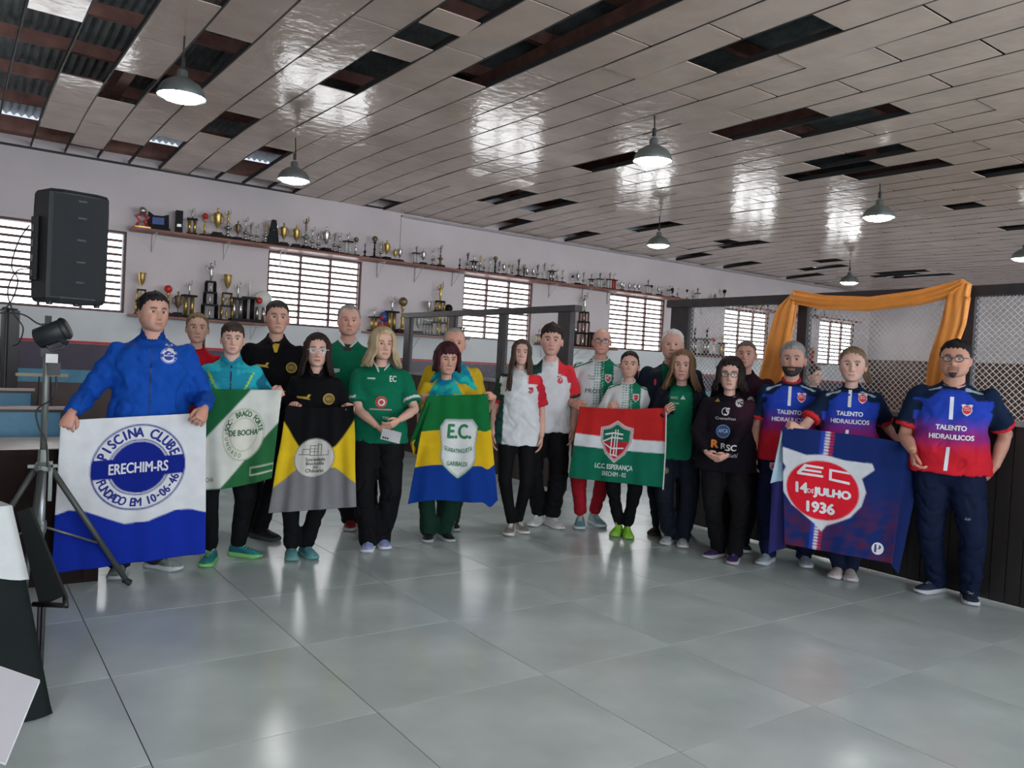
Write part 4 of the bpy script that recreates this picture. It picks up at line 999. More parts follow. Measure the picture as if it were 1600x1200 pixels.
add(label='blonde woman with wavy shoulder-length hair in a green polo, hands clasped over a phone', head=(599, 513, 562), footL=(571, 866, -8), footR=(604, 861, 12), handL=(600, 676, -.26, (-.7, .3, -.6)), handR=(612, 664, -.30, (.7, .3, -.6)), hdirL=(.72, -.15, -.62), hdirR=(-.75, -.15, -.55), palmL=(.6, .6, .5), palmR=(-.5, .7, .3), thumbL=(0, -.5, 1), thumbR=(0, -.5, 1), curl=.6, hyaw=16, fem=1, w=1.16, arm=1.2, belly=.02, seed=17, skin=(.55, .34, .26),
    haircol=(.50, .40, .26), brow=(.2, .13, .08), face=dict(hair='wavy', thick=.020, len=.13, spread=.045, open=.7, wave=.012, haircol2=(.28, .19, .10), lip=(.4, .1, .1), wide=1.03),
    shirt=dict(name='polo', t=.018, hem=.86, col=c_green_polo, collar=(.55, .6, .58), stand=.008, vneck=.08, collarw=.016, prints=[(.01, 1.195, disc(0, 0, .045, .045, 22, .72), (.55, .03, .03), 'swirl'), (.013, 1.192, disc(0, 0, .028, .028, 18, .62), (.7, .6, .6), 'swirl'), (.012, 1.195, disc(0, 0, .014, .014), (.55, .03, .03), 'swirl'), (.01, 1.135, poly([(-.085, .005), (.085, .005), (.085, -.005), (-.085, -.005)]), (.45, .2, .2), 'sponsor_line'), (.095, 1.380, fit_text('EC', .05, .045, .02), (.55, .62, .6), 'crest'), (-.075, 1.375, poly([(-.03, .006), (.03, .008), (.03, -.006), (-.03, -.004)]), (.5, .6, .55), 'maker_mark'), (.05, 1.070, fit_text('TBE', .05, .02, .01), (.4, .6, .5), 'lettering')]),
    pants=pants(col=BLK, hemr=.085, hemz=-.05, loose=.03, wr=.008), shoes=shoes((.16, .32, .62), (.6, .6, .62), col2=(.3, .35, .65), lace=(.5, .6, .75)))
add(label='woman with short dark red hair holding the green, yellow and blue banner', head=(700, 537, 585), footL=(667, 850, -3), footR=(706, 849, 20), handL=(662, 622, -.28), handR=(765, 619, -.28), hdirL=(.6, -.7, .1), hdirR=(-.6, -.7, .1), palmL=(.3, .9, -.3), palmR=(-.3, .9, -.3), hyaw=14, hpitch=4, fem=1, w=1.08, seed=18, skin=(.50, .29, .22), eyeopen=.6,
    haircol=(.055, .012, .018), brow=(.05, .02, .02), face=dict(hair='bob', thick=.022, len=.055, spread=.01, open=.95, curlin=1, haircol2=(.018, .008, .01)),
    shirt=dict(name='jersey', t=.02, hem=.84, col=c_teal, collar=(.01, .25, .3), prints=[(-.07, 1.320, poly([(-.025, -.02), (.025, -.02), (0, .022)]), (.6, .7, .72), 'maker_mark'), (.1, 1.300, poly([(-.028, .05), (.028, .05), (.028, -.03), (0, -.05), (-.028, -.03)]), (.6, .5, .03), 'badge'), (.1, 1.320, fit_text('EC', .035, .025, .02), (.03, .2, .1), 'lettering'), (.1, 1.285, fit_text('FG', .03, .02, .02), (.03, .2, .1), 'lettering')]), pants=pants(col=DGREEN, hemr=.085, hemz=-.03, stripe=(.10, .12, .12)), shoes=shoes((.012, .012, .014), (.4, .4, .42), col2=(.02, .02, .022)))
add(label='older man in a teal and yellow jersey peering over the woman with dark red hair', d=7.0, head=(711, 513, 560), footL=(690, 826, -5), footR=(712, 832, 10), hyaw=6, w=1.15, seed=19, skin=(.50, .27, .20), haircol=(.35, .33, .31), brow=(.25, .2, .17), face=dict(hair='recede', thick=.006, wide=1.05, haircol2=(.2, .18, .17)), neck=1.15,
    shirt=dict(name='jersey', t=.02, hem=.84, loose=.01, col=c_teal, collar=(.01, .2, .3), prints=[(.11, 1.25, poly([(-.028, .05), (.028, .05), (.028, -.03), (0, -.05), (-.028, -.03)]), (.6, .5, .03), 'badge'), (.11, 1.265, fit_text('EC', .035, .025, .02), (.03, .2, .1), 'lettering')]), pants=pants(col=DGREEN), shoes=shoes((.012, .012, .014), (.3, .3, .3), lace=(.5, .5, .5)))
add(label='smiling girl with very long dark hair, white jersey with dark green sleeve', head=(816, 531, 570), footL=(793, 839, -8), footR=(823, 836, 25), hyaw=2, fem=1, w=.98, seed=20, skin=(.52, .33, .26), haircol=(.045, .03, .022), brow=(.05, .03, .02), face=dict(hair='long', thick=.013, len=.32, spread=.03, open=.80, oneside=1, fwd=.10, wave=.010, smile=2, haircol2=(.09, .06, .04)),
    shirt=dict(name='jersey', t=.016, hem=.80, loose=.012, col=c_girl, collar=(.6, .6, .62), wr=.008, prints=[(.10, 1.300, poly([(-.022, .028), (.022, .028), (.022, -.012), (0, -.03), (-.022, -.012)]), (.55, .04, .05), 'badge'), (.10, 1.322, poly([(-.022, .008), (.022, .008), (.0, -.006)]), (.02, .03, .03), 'badge_top')]), pants=pants(col=BLK, hemr=.048, hemz=.0, loose=.004, wr=.003), shoes=shoes((.45, .42, .38), (.6, .58, .54), col2=(.2, .19, .17), lace=(.6, .58, .54)))
add(label='teenage boy with dark fringe in a white, red and green jersey behind the long-haired girl', head=(863, 508, 556), footL=(828, 824, -20), footR=(878, 829, 28), hyaw=1, w=1.02, seed=21, skin=(.52, .31, .25), haircol=(.035, .025, .02), brow=(.04, .025, .02), face=dict(hair='short', thick=.018, fringe=.012, quiff=.012),
    shirt=dict(name='jersey', t=.018, hem=.84, loose=.015, col=c_boy, collar=(.6, .6, .62), vneck=.03, wr=.008, prints=[(.095, 1.310, disc(0, 0, .026, .028), (.6, .04, .06), 'badge'), (.09, 1.345, fit_text('EC', .045, .018, .03), (.03, .03, .04), 'lettering')]), pants=pants(col=BLK, hemr=.075, hemz=.01, loose=.03, wr=.008), shoes=shoes((.58, .58, .57), (.55, .55, .54), col2=(.5, .5, .5), lace=(.6, .6, .6)))
add(label='bald man with glasses, white and green jersey and red track trousers', head=(941, 513, 554), footL=(905, 829, 0), footR=(943, 826, 25), handL=(904, 634, -.30), handR=(985, 650, -.05), hdirL=(.6, -.7, -.1), hyaw=3, w=1.08, seed=22, skin=(.47, .26, .20), haircol=(.16, .13, .11), brow=(.1, .07, .05), glasses=dict(r=.0026), face=dict(hair='bald', thick=.006), neck=1.05,
    shirt=dict(name='jersey', t=.02, hem=.84, loose=.01, col=c_wg, collar=(.6, .62, .63), prints=[(-.03, 1.205, fit_text('PROTV', .19, .042, .01), (.02, .05, .05), 'lettering'), (-.07, 1.335, fit_text('Musto', .07, .02, .0, .3), (.05, .06, .06), 'lettering'), (-.07, 1.31, fit_text('1940', .07, .02, .0, .3), (.05, .06, .06), 'lettering'), (.075, 1.32, poly([(-.03, .04), (.03, .04), (.03, -.015), (0, -.045), (-.03, -.015)]), (.6, .6, .6), 'badge'), (.075, 1.32, poly([(-.022, .03), (.022, .03), (.022, -.01), (0, -.034), (-.022, -.01)]), (.55, .03, .04), 'badge_field')]),
    pants=pants(col=(.33, .012, .022), hemr=.055, hemz=.02, loose=.022), shoes=shoes((.30, .38, .40), (.55, .6, .6), col2=(.12, .3, .33), lace=(.5, .55, .55)))
add(label='smiling young woman with high ponytail, white and green jersey and lime green shoes', head=(985, 549, 590), footL=(958, 840, -12), footR=(983, 844, 6), handL=(957, 633, -.26), handR=(1030, 690, -.24), hdirL=(.5, -.5, .6), palmL=(.3, .8, -.3), hyaw=0, fem=1, w=.98, seed=23, skin=(.52, .32, .25), haircol=(.03, .02, .016), brow=(.05, .03, .02), face=dict(hair='pony', thick=.009, ponyx=.035, ponylen=.17, smile=2),
    shirt=dict(name='jersey', t=.018, hem=.84, loose=.01, col=c_wg, collar=(.6, .62, .63), prints=[(.075, 1.340, poly([(-.028, .035), (.028, .035), (.028, -.012), (0, -.04), (-.028, -.012)]), (.6, .6, .6), 'badge'), (.075, 1.340, poly([(-.02, .026), (.02, .026), (.02, -.008), (0, -.03), (-.02, -.008)]), (.55, .03, .04), 'badge_field')]),
    pants=pants(col=BLK, hemr=.048, hemz=.01, loose=.012), shoes=shoes((.22, .62, .03), (.25, .5, .08), col2=(.3, .7, .05), lace=(.3, .7, .1)))
add(label='tall older man with white hair and dark jacket over a green shirt', d=7.3, head=(1052, 516, 562), footL=(1016, 838, -25), footR=(1070, 840, 5), hyaw=-2, w=1.16, seed=24, skin=(.50, .29, .23), haircol=(.62, .61, .6), brow=(.4, .38, .36), face=dict(hair='recede', thick=.013, wide=1.07, jaw=.1, haircol2=(.45, .44, .43), beard=('mous', (.5, .48, .46), .6)), neck=1.2,
    shirt=dict(name='shirt', t=.012, hem=.86, sleeve='none', col=solid(GRN), collar=(.008, .13, .07), prints=[(-.03, 1.30, fit_text('ISC', .07, .025, .01), (.5, .6, .55), 'lettering')]), over=dict(name='jacket', t=.032, loose=.02, sleeve='long', hem=.82, col=solid((.010, .014, .026)), mat=SHINY, open=(.075, .05), wr=.007, prints=[(-.125, 1.33, disc(0, 0, .010, .030), (.5, .03, .04), 'badge')]), pants=pants(col=(.010, .013, .022), hemr=.075), shoes=shoes((.03, .018, .015), (.02, .02, .02)))
add(label='woman with long light brown hair and glasses in a green shirt under a black jacket', head=(1068, 547, 595), footL=(1036, 853, -15), footR=(1067, 858, 2), handL=(1043, 640, -.24), handR=(1096, 700, .0), hdirL=(.2, -.8, .5), curl=.9, hyaw=-4, fem=1, w=1.06, seed=25, skin=(.52, .31, .245), haircol=(.20, .12, .065), brow=(.15, .1, .06), glasses=dict(), face=dict(hair='wavy', thick=.012, len=.15, spread=.05, open=.85, wave=.006, haircol2=(.10, .055, .03), smile=1, lip=(.4, .13, .12)),
    shirt=dict(name='shirt', t=.018, hem=.80, sleeve='none', loose=.01, col=solid((.008, .15, .075)), collar=(.008, .12, .06), prints=[(-.055, 1.370, fit_text('ISC', .06, .02, .01), (.5, .6, .55), 'lettering'), (.02, 1.375, poly([(-.022, -.016), (.022, -.016), (0, .02)]), (.5, .6, .55), 'maker_mark'), (-.05, 1.320, fit_text('ERECHIM', .07, .014, .01), (.5, .6, .55), 'lettering')]), over=dict(name='jacket', t=.030, loose=.012, sleeve='long', hem=.84, col=solid((.010, .013, .022)), mat=SHINY, open=(.10, .125), wr=.007),
    pants=pants(col=(.010, .013, .022), hemr=.08, hemz=-.05, loose=.024, stripe=(.45, .5, .5), badge=[(-.10, .70, disc(0, 0, .03, .03), (.03, .12, .05), ), (-.10, .70, disc(0, 0, .016, .016), (.5, .1, .03))]), shoes=shoes((.25, .28, .32), (.55, .55, .56), col2=(.4, .42, .45)))
add(label='woman with dark curly hair and glasses in a black sponsor shirt, hands clasped', head=(1143, 560, 610), footL=(1100, 873, -38), footR=(1142, 884, -8), handL=(1114, 714, -.22, (-.8, .3, -.6)), handR=(1122, 722, -.27, (.8, .3, -.6)), hdirL=(.85, -.2, -.5), hdirR=(-.85, -.2, -.45), palmL=(.3, .7, .5), palmR=(-.3, .7, .4), thumbL=(0, -.4, 1), thumbR=(0, -.4, 1), curl=.6, hyaw=-4, fem=1, w=1.2, belly=.03, seed=26, skin=(.54, .34, .27),
    haircol=(.022, .015, .014), brow=(.05, .03, .02), glasses=dict(r=.0024), face=dict(hair='long', thick=.024, len=.08, spread=.02, open=.85, wave=.014, wide=1.03, fringe=.012, smile=1, lip=(.4, .14, .13)),
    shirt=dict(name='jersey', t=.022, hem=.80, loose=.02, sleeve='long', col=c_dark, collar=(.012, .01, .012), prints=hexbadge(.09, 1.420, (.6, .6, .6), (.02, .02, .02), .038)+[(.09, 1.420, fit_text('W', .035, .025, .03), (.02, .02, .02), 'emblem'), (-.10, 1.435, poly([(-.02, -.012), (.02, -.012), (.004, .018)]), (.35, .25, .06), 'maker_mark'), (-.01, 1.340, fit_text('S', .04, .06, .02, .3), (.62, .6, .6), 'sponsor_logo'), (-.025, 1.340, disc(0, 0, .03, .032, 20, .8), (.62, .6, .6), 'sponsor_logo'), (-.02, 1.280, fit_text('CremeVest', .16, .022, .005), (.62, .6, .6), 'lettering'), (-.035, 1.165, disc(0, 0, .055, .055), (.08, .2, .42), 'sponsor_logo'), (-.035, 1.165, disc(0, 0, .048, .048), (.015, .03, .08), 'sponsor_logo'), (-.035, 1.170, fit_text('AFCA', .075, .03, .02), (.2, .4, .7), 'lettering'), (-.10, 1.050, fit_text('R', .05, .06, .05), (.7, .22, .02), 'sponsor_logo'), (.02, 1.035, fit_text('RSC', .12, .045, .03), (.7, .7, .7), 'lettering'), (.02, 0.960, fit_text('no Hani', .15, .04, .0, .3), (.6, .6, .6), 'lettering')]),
    pants=pants(col=(.008, .008, .010), hemr=.075, loose=.02), shoes=shoes((.012, .015, .06), (.4, .38, .4), col2=(.05, .02, .1), lace=(.1, .1, .2)))
add(label='man in a dark shirt standing behind the curly-haired woman and the bearded man', d=6.95, head=(1167, 533.5, 576), hyaw=-8, hpitch=-6, w=1.08, seed=27, skin=(.45, .25, .19), haircol=(.09, .065, .05), brow=(.08, .06, .05), face=dict(hair='short', thick=.008, haircol2=(.16, .13, .11)), lean=(0, 0),
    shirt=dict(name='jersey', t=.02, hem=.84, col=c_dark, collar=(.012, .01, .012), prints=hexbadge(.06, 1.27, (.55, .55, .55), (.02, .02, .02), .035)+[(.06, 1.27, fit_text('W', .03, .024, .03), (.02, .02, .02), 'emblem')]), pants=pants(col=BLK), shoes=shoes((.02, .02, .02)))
add(label='grey-haired man with dark full beard in a blue to red jersey', head=(1240, 535, 588), footL=(1186, 884, -18), footR=(1262, 890, 8), handR=(1285, 660, .1), hyaw=-3, w=1.12, seed=28, skin=(.46, .27, .205), haircol=(.30, .30, .30), brow=(.08, .07, .06), face=dict(hair='short', thick=.012, haircol2=(.16, .16, .16), beard=('full', (.035, .03, .03), .92), wide=1.02), neck=1.1,
    shirt=dict(name='jersey', t=.02, hem=.84, loose=.01, col=c_tal, collar=(.35, .02, .03), collarw=.02, stand=.02, prints=pr_tal(0, False, .045)), pants=pants(col=(.008, .013, .045), badge=[(-.10, .80, poly([(-.025, .03), (.025, .03), (.025, -.01), (0, -.035), (-.025, -.01)]), (.5, .4, .45)), (-.10, .80, disc(0, 0, .017, .017), (.5, .02, .05))]), shoes=shoes((.22, .28, .33), (.5, .52, .55), col2=(.3, .36, .4), lace=(.4, .42, .45)))
add(label='fair-haired woman in a blue to red jersey holding the navy banner', head=(1334, 543.5, 597), footL=(1300, 906, -14), footR=(1330, 911, 4), handL=(1236, 664, -.22), handR=(1410, 687, -.22), hdirL=(-.8, -.3, .3), hdirR=(.7, -.5, -.2), palmL=(.2, .7, -.6), hyaw=-2, fem=1, w=1.16, arm=1.15, seed=29, skin=(.55, .36, .29), haircol=(.12, .085, .055), brow=(.15, .1, .07), face=dict(hair='pony', thick=.011, ponylen=.12, ponyx=.06, haircol2=(.26, .19, .12), wide=1.05),
    shirt=dict(name='jersey', t=.02, hem=.84, loose=.01, col=c_tal, collar=(.012, .02, .05), prints=pr_tal(0, True, .09)), pants=pants(col=(.010, .015, .04)), shoes=shoes((.38, .33, .33), (.55, .5, .5), col2=(.45, .4, .4)))
add(label='heavy-set man with black glasses and goatee in a jersey, rightmost of the row', head=(1495, 532.5, 590), d=5.6, footL=(1432, 928, -35), footR=(1519, 949, 6), handL=(1427, 722, -.12), handR=(1543, 745, -.08), hdirR=(-.5, -.2, -.8), hdirL=(.1, -.1, -1), palmR=(-.9, .3, .1), palmL=(.9, .2, 0), thumbR=(-.3, -1, 0), thumbL=(.3, -1, 0), curl=.9, hyaw=-8, w=1.24, belly=.06, arm=1.22, seed=30, skin=(.46, .25, .18), haircol=(.018, .016, .018), brow=(.03, .02, .02), glasses=dict(r=.0026), face=dict(hair='short', thick=.012, wide=1.1, jaw=.14, beard=('goatee', (.05, .04, .04), .7), quiff=.006), neck=1.25,
    shirt=dict(name='jersey', t=.022, hem=.88, loose=.015, col=c_tal, collar=(.012, .025, .07), wr=.008, prints=pr_tal()), pants=pants(col=(.007, .013, .04), loose=.024, hemr=.07, wr=.008, badge=[(.13, .60, fit_text('Adv', .04, .02, .0, .3), (.3, .35, .4))]), shoes=shoes((.012, .02, .04), (.5, .52, .55), col2=(.02, .03, .06), lace=(.4, .45, .5)))
add(label='person with dark hair beyond the wire mesh, partly hidden behind the fence', d=11, head=(1272, 572, 602), hyaw=60, w=1, seed=31, skin=(.42, .25, .19), haircol=(.03, .02, .02), face=dict(hair='short', thick=.018), shirt=dict(name='tshirt', t=.02, hem=.84, col=solid((.02, .02, .025)), collar=(.02, .02, .02)), pants=pants(col=BLK), shoes=shoes((.03, .03, .03)))
ONLY = None
for i_, k in enumerate(PEO):
    if ONLY is None or i_ in ONLY: person(**k)
# phone held by the blonde woman
p_ = P(611, 681, 5.98); e = MB().box(-.042, .042, -.005, .005, -.075, .075)
o = obj('phone', e, mat('pale_phone_case', (.5, .5, .52), .3), None, label='pale smartphone held in the clasped hands of the blonde woman', category='phone'); o.location = p_; o.rotation_euler = (math.radians(-10), math.radians(-80), -YAW)
for q in range(3):
    c = MB(); c.lathe([(.007, 0), (.007, .004), (.005, .005)], n=10); c.v = [(a-.025, -.005-c_, b_+.055-.018*q) for a, b_, c_ in c.v]; obj('camera_lens', c, mat('black_glass', (.01, .01, .01), .1), o)
# ============================================================ BANNERS
FLAGM = vcmat('banner_cloth', .9, .25, 350, .08)
def banner(label, group_px, d4, colfn, prints, sag=.0, amp=.012, folds=5, ph=0, hem=None, extra=None, name='banner', drop=None):
    TL, TR, BR, BL = [P(x, y, dd) for (x, y), dd in zip(group_px, d4)]
    W_ = ((TR-TL).length+(BR-BL).length)/2; H_ = ((BL-TL).length+(BR-TR).length)/2
    nrm = (TR-TL).cross(BL-TL).normalized()
    if nrm.dot(FW) > 0: nrm = -nrm
    dn = ((BL-TL)+(BR-TR)).normalized()
    def S(u, v):
        top = TL.lerp(TR, u); bot = BL.lerp(BR, u); p = top.lerp(bot, v)
        s = sag*math.sin(PI*u)*(1-v); a = amp*(.35+.65*v)
        r = a*(math.sin(2*PI*(folds*u+.25*v)+ph)+.5*math.sin(2*PI*(folds*1.9*u-.4*v)+ph*2))+.5*amp*math.sin(5*v+3*u+ph)
        r += amp*1.2*(1-v)*(math.exp(-(u/.12)**2)*math.sin(12*v*(1+u*3)+ph)+math.exp(-((1-u)/.12)**2)*math.sin(11*v*(2-u)+ph))
        p = p+dn*s+nrm*r
        if drop: p = p+dn*drop(u)*v
        return p
    q_ = sum(d4)/4/5.0; W0, H0 = W_, H_; W_, H_ = W_/q_, H_/q_
    nu = int(W0/.0075); nv = int(H0/.0075)
    vs = []; cs = []
    for j in range(nv+1):
        for i in range(nu+1):
            u, v = i/nu, j/nv; vs.append(S(u, v)); 
    U, V = np.meshgrid(np.linspace(0, 1, nu+1), np.linspace(0, 1, nv+1)); cc = sum(colfn(U.ravel()+a/nu/3, V.ravel()+b_/nv/3, W_, H_) for a in (-1, 0, 1) for b_ in (-1, 0, 1))/9
    org = sum(([TL, TR, BR, BL]), Vector())/4
    o = MB(); n = len(vs); vf = [p-org for p in vs]; vb = [p-org-nrm*.002 for p in vs]
    f = [(j*(nu+1)+i, (j+1)*(nu+1)+i, (j+1)*(nu+1)+i+1, j*(nu+1)+i+1) for j in range(nv) for i in range(nu)]
    fb = [tuple(a+n for a in q[::-1]) for q in f]
    rim = [i for i in range(nu+1)]+[j*(nu+1)+nu for j in range(1, nv+1)]+[nv*(nu+1)+i for i in range(nu-1, -1, -1)]+[j*(nu+1) for j in range(nv-1, 0, -1)]
    fr = [(rim[i], rim[(i+1) % len(rim)], rim[(i+1) % len(rim)]+n, rim[i]+n) for i in range(len(rim))]
    me = mkmesh(name, vf+vb, f+fb+fr, True); setcol(me, np.concatenate([cc, cc])); me.materials.append(FLAGM)
    ob = obj(name, me, None, None, label=label, category='banner'); ob.location = org
    for pn, (u0, v0, geo, col) in enumerate(prints):
        c, ff = grid_cut(geo[0], geo[1], .035); pv = []
        for x, y in c:
            u = u0+x/W_; v = v0-y/H_; pv.append(S(u, v)-org+nrm*(.0022+.00035*min(pn, 24)))
        b = MB(); b.add(pv, ff); obj('lettering' if len(geo[1]) > 3 else 'print', b, pmat(col, .75), ob)
    return ob, S, nrm, org
def inpoly(x, y, pts):
    r = np.zeros(len(x), bool); n = len(pts)
    for i in range(n):
        x1, y1 = pts[i]; x2, y2 = pts[(i+1) % n]
        c = ((y1 > y) != (y2 > y)) & (x < (x2-x1)*(y-y1)/(y2-y1+1e-12)+x1); r ^= c
    return r
BW = (.62, .64, .66); BBL = (.008, .018, .20)
def f1(u, v, W, H):
    c = np.tile(BW, (len(u), 1)); edge = np.interp(u, [0, .08, .2, .45, .6, .78, .9, 1], [.61, .59, .615, .725, .72, .665, .67, .70]); c[v > edge] = (.008, .026, .30)
    x = (u-.53)*W; y = -(v-.345)*H; r = np.hypot(x, y); R = .275
    c[(r < R) & (r > R-.010)] = BBL; c[r < .165] = BBL; c[(np.abs(y) < .062) & (r < R)] = BBL; c[(r < .180) & (r > .172) & (np.abs(y) >= .062)] = BBL; return c
pr = [(.53, .345, fit_text('ERECHIM-RS', .34, .066, .02), (.62, .63, .66)), (.53, .345, arc_text('PISCINA CLUBE', .224, .062, -68, 68, .035), BBL), (.53, .345, arc_text('FUNDADO EM 10-06-46', .224, .054, 250, 110, .028, True), BBL)]
banner('white and blue banner with round crest, held by the man in blue', [(95, 657), (322, 645), (321, 864), (80, 897)], [4.74, 5.10, 5.20, 4.82], f1, pr, sag=.0, amp=.007, folds=3, ph=.6)
def f2(u, v, W, H):
    c = np.tile((.55, .57, .52), (len(u), 1)); x = u*W; y = v*H
    c[v < .50*np.clip(1-u/.62, 0, 1)**.9*.55/.5] = (.012, .10, .035); c[(v > .99-.62*np.clip((u-.28)/.72, 0, 1)**1.1)] = (.02, .11, .04)
    a = ((u-.56)*W/.125)**2+((v-.47)*H/.17)**2; c[(a < 1)] = (.58, .58, .5); c[(a < 1) & (a > .9)] = (.35, .38, .3); c[(a < .42) & (a > .37)] = (.35, .38, .3)
    m = (np.abs(u-.84) < .16) & (np.abs(v-.87) < .045); m2 = (np.abs(u-.84) < .15) & (np.abs(v-.87) < .033); c[m & ~m2] = (.5, .52, .45); return c
at = arc_text('SOC. BRAÇO FORTE', .13, .034, -75, 80, .035); at = (at[0]*np.array([.78, 1.05]), at[1]); ab = arc_text('FUNDADO', .125, .026, 275, 190, .01, True); ab = (ab[0]*np.array([.8, 1.08]), ab[1])
banner('green and white banner with an oval crest held by the boy in turquoise', [(310, 608), (441, 609), (424, 761), (312, 767)], [5.35, 5.52, 5.45, 5.32], f2, [(.56, .47, at, (.02, .10, .04)), (.56, .45, fit_text('DE BOCHA', .17, .036, .03), (.02, .10, .04)), (.56, .47, ab, (.02, .10, .04)), (.10, .90, fit_text('BOCHA', .08, .03, .01), (.10, .14, .08))], amp=.016, folds=2, ph=2, drop=lambda u: -.06*u*u)
def f3(u, v, W, H):
    c = np.tile(BLK, (len(u), 1)).astype(float); w = np.abs(u-.5)*2
    ym = np.interp(w, [0, .5, 1], [.50, .38, .15]); c[(v > ym) & (w > .05)] = (.60, .42, .015); yb = np.interp(w, [0, .5, 1], [.58, .60, .77]); c[v > yb] = (.17, .17, .18)
    a = np.hypot((u-.47)*W, (v-.49)*H); c[a < .127] = (.50, .50, .46); c[(a < .127) & (a > .122)] = (.1, .1, .1); return c
bl = [poly([(x0, y0), (x1, y0), (x1, y1), (x0, y1)]) for x0, x1, y0, y1 in [(-.11, -.03, .018, .022), (-.03, .10, .012, .016), (-.03, -.026, .015, .085), (.025, .029, .015, .10), (-.03, .029, .082, .086), (.05, .054, .015, .09), (.029, .054, .09, .094), (.10, .104, .012, .05), (-.08, -.076, .02, .06), (-.08, -.03, .056, .06), (-.03, .03, .04, .043), (-.03, .03, .06, .063), (.0, .003, .015, .085)]]
banner('black, yellow and grey banner with a round sketch crest', [(449, 633), (553, 633), (557, 792), (419, 802)], [5.62, 5.62, 5.58, 5.55], f3, [(.46, .485, (g_[0]*.9, g_[1]), (.06, .06, .06)) for g_ in bl]+[(.49, .505, fit_text('Sociedade', .12, .022, .01), (.02, .02, .02)), (.49, .545, fit_text('Bochófila', .11, .022, .01), (.02, .02, .02)), (.49, .58, fit_text('de', .032, .018, .01), (.02, .02, .02)), (.49, .615, fit_text('Chácaras', .11, .022, .01), (.02, .02, .02))], amp=.012, folds=3, ph=1, sag=.02)
SH4 = [(-.20, .19), (-.15, .26), (.15, .26), (.20, .19), (.185, .10), (.165, .0), (.165, -.12), (.13, -.20), (.06, -.27), (0, -.32), (-.06, -.27), (-.13, -.20), (-.165, -.12), (-.165, .0), (-.185, .10)]
def f4(u, v, W, H):
    c = np.tile((.008, .13, .035), (len(u), 1)); c[v > .335] = (.58, .38, .012); c[v > .665] = (.006, .035, .22)
    x = (u-.54)*W; y = -(v-.48)*H; k = .66
    c[inpoly(x, y, [(a*k, b*k) for a, b in SH4])] = (.01, .12, .05); c[inpoly(x, y, [(a*k*.965, b*k*.965) for a, b in SH4])] = (.6, .62, .62); c[inpoly(x, y, [(a*k*.93, b*k*.93) for a, b in SH4])] = (.01, .12, .05); c[inpoly(x, y, [(a*k*.91, b*k*.91) for a, b in SH4])] = (.6, .62, .62); return c
def bend(g_, k): c = g_[0].copy(); c[:, 1] += k*(c[:, 0]**2); return (c, g_[1])
b4 = banner('green, yellow and blue banner with a large white shield', [(668, 618), (762, 616), (778, 779), (637, 788)], [6.32, 6.32, 6.27, 6.25], f4, [(.55, .345, fit_text('E.C.', .15, .088, .035), (.01, .16, .06)), (.54, .525, bend(fit_text('GUARATINGUETÁ', .175, .034, .012), 2.6), (.01, .16, .06)), (.53, .65, fit_text('GARIBALDI', .12, .028, .02), (.01, .16, .06))], amp=.014, folds=2, ph=3, drop=lambda u: .05*math.exp(-((u-.92)/.06)**2)-.02*math.sin(u*6))
def f5(u, v, W, H):
    c = np.tile((.45, .02, .02), (len(u), 1)); c[v > .375+.05*u] = (.60, .63, .66); c[v > .545+.03*u] = (.008, .13, .075); x = (u-.47)*W/.88; y = -(v-.45)*H/.88
    sh = [(-.12, .10), (-.06, .115), (0, .155), (.06, .115), (.12, .10), (.115, .0), (.07, -.09), (0, -.155), (-.07, -.09), (-.115, .0)]
    for k, cl in ((1.0, (.6, .6, .62)), (.94, (.35, .02, .03)), (.89, (.6, .6, .62)), (.84, (.40, .02, .03))): c[inpoly(x, y, [(a*k, b*k) for a, b in sh])] = cl
    m = inpoly(x, y, [(a*.84, b*.84) for a, b in sh]) & (y > .0); c[m & (x < .1)] = (.01, .13, .07); return c
bars = [poly([(-.085, .055), (-.02, .07), (.05, .06), (.05, .048), (-.02, .058), (-.08, .044)]), poly([(-.10, .0), (-.03, .035), (.05, .03), (.05, .02), (-.03, .024), (-.09, -.006)]), poly([(-.09, -.01), (-.03, -.045), (.06, -.04), (.06, -.05), (-.03, -.056), (-.1, -.01)]), poly([(-.012, .09), (-.004, .09), (-.004, -.10), (-.012, -.10)]), poly([(.006, .09), (.014, .09), (.014, -.10), (.006, -.10)]), poly([(-.035, .06), (-.027, .06), (-.027, -.09), (-.035, -.09)]), poly([(-.035, -.09), (.02, -.10), (.02, -.11), (-.035, -.10)])]
banner('red, white and green banner held in front of the ponytailed woman', [(905, 635), (1041, 637), (1036, 762), (888, 746)], [7.1, 6.85, 6.85, 7.08], f5, [(.47, .45, (g_[0]*.88, g_[1]), (.62, .62, .64)) for g_ in bars]+[(.47, .80, fit_text('I.C.C. ESPERANÇA', .23, .038, .015), (.6, .64, .64)), (.48, .89, fit_text('ERECHIM - RS', .145, .028, .012), (.5, .58, .56))], amp=.010, folds=3, ph=4, sag=.015)
SH6 = [(-.27, .20), (-.235, .245), (-.10, .21), (.0, .225), (.12, .205), (.27, .21), (.285, .175), (.22, .11), (.25, .03), (.23, -.06), (.17, -.14), (.08, -.19), (.03, -.215), (.0, -.255), (-.04, -.215), (-.10, -.175), (-.19, -.11), (-.25, -.02), (-.25, .06), (-.22, .12)]
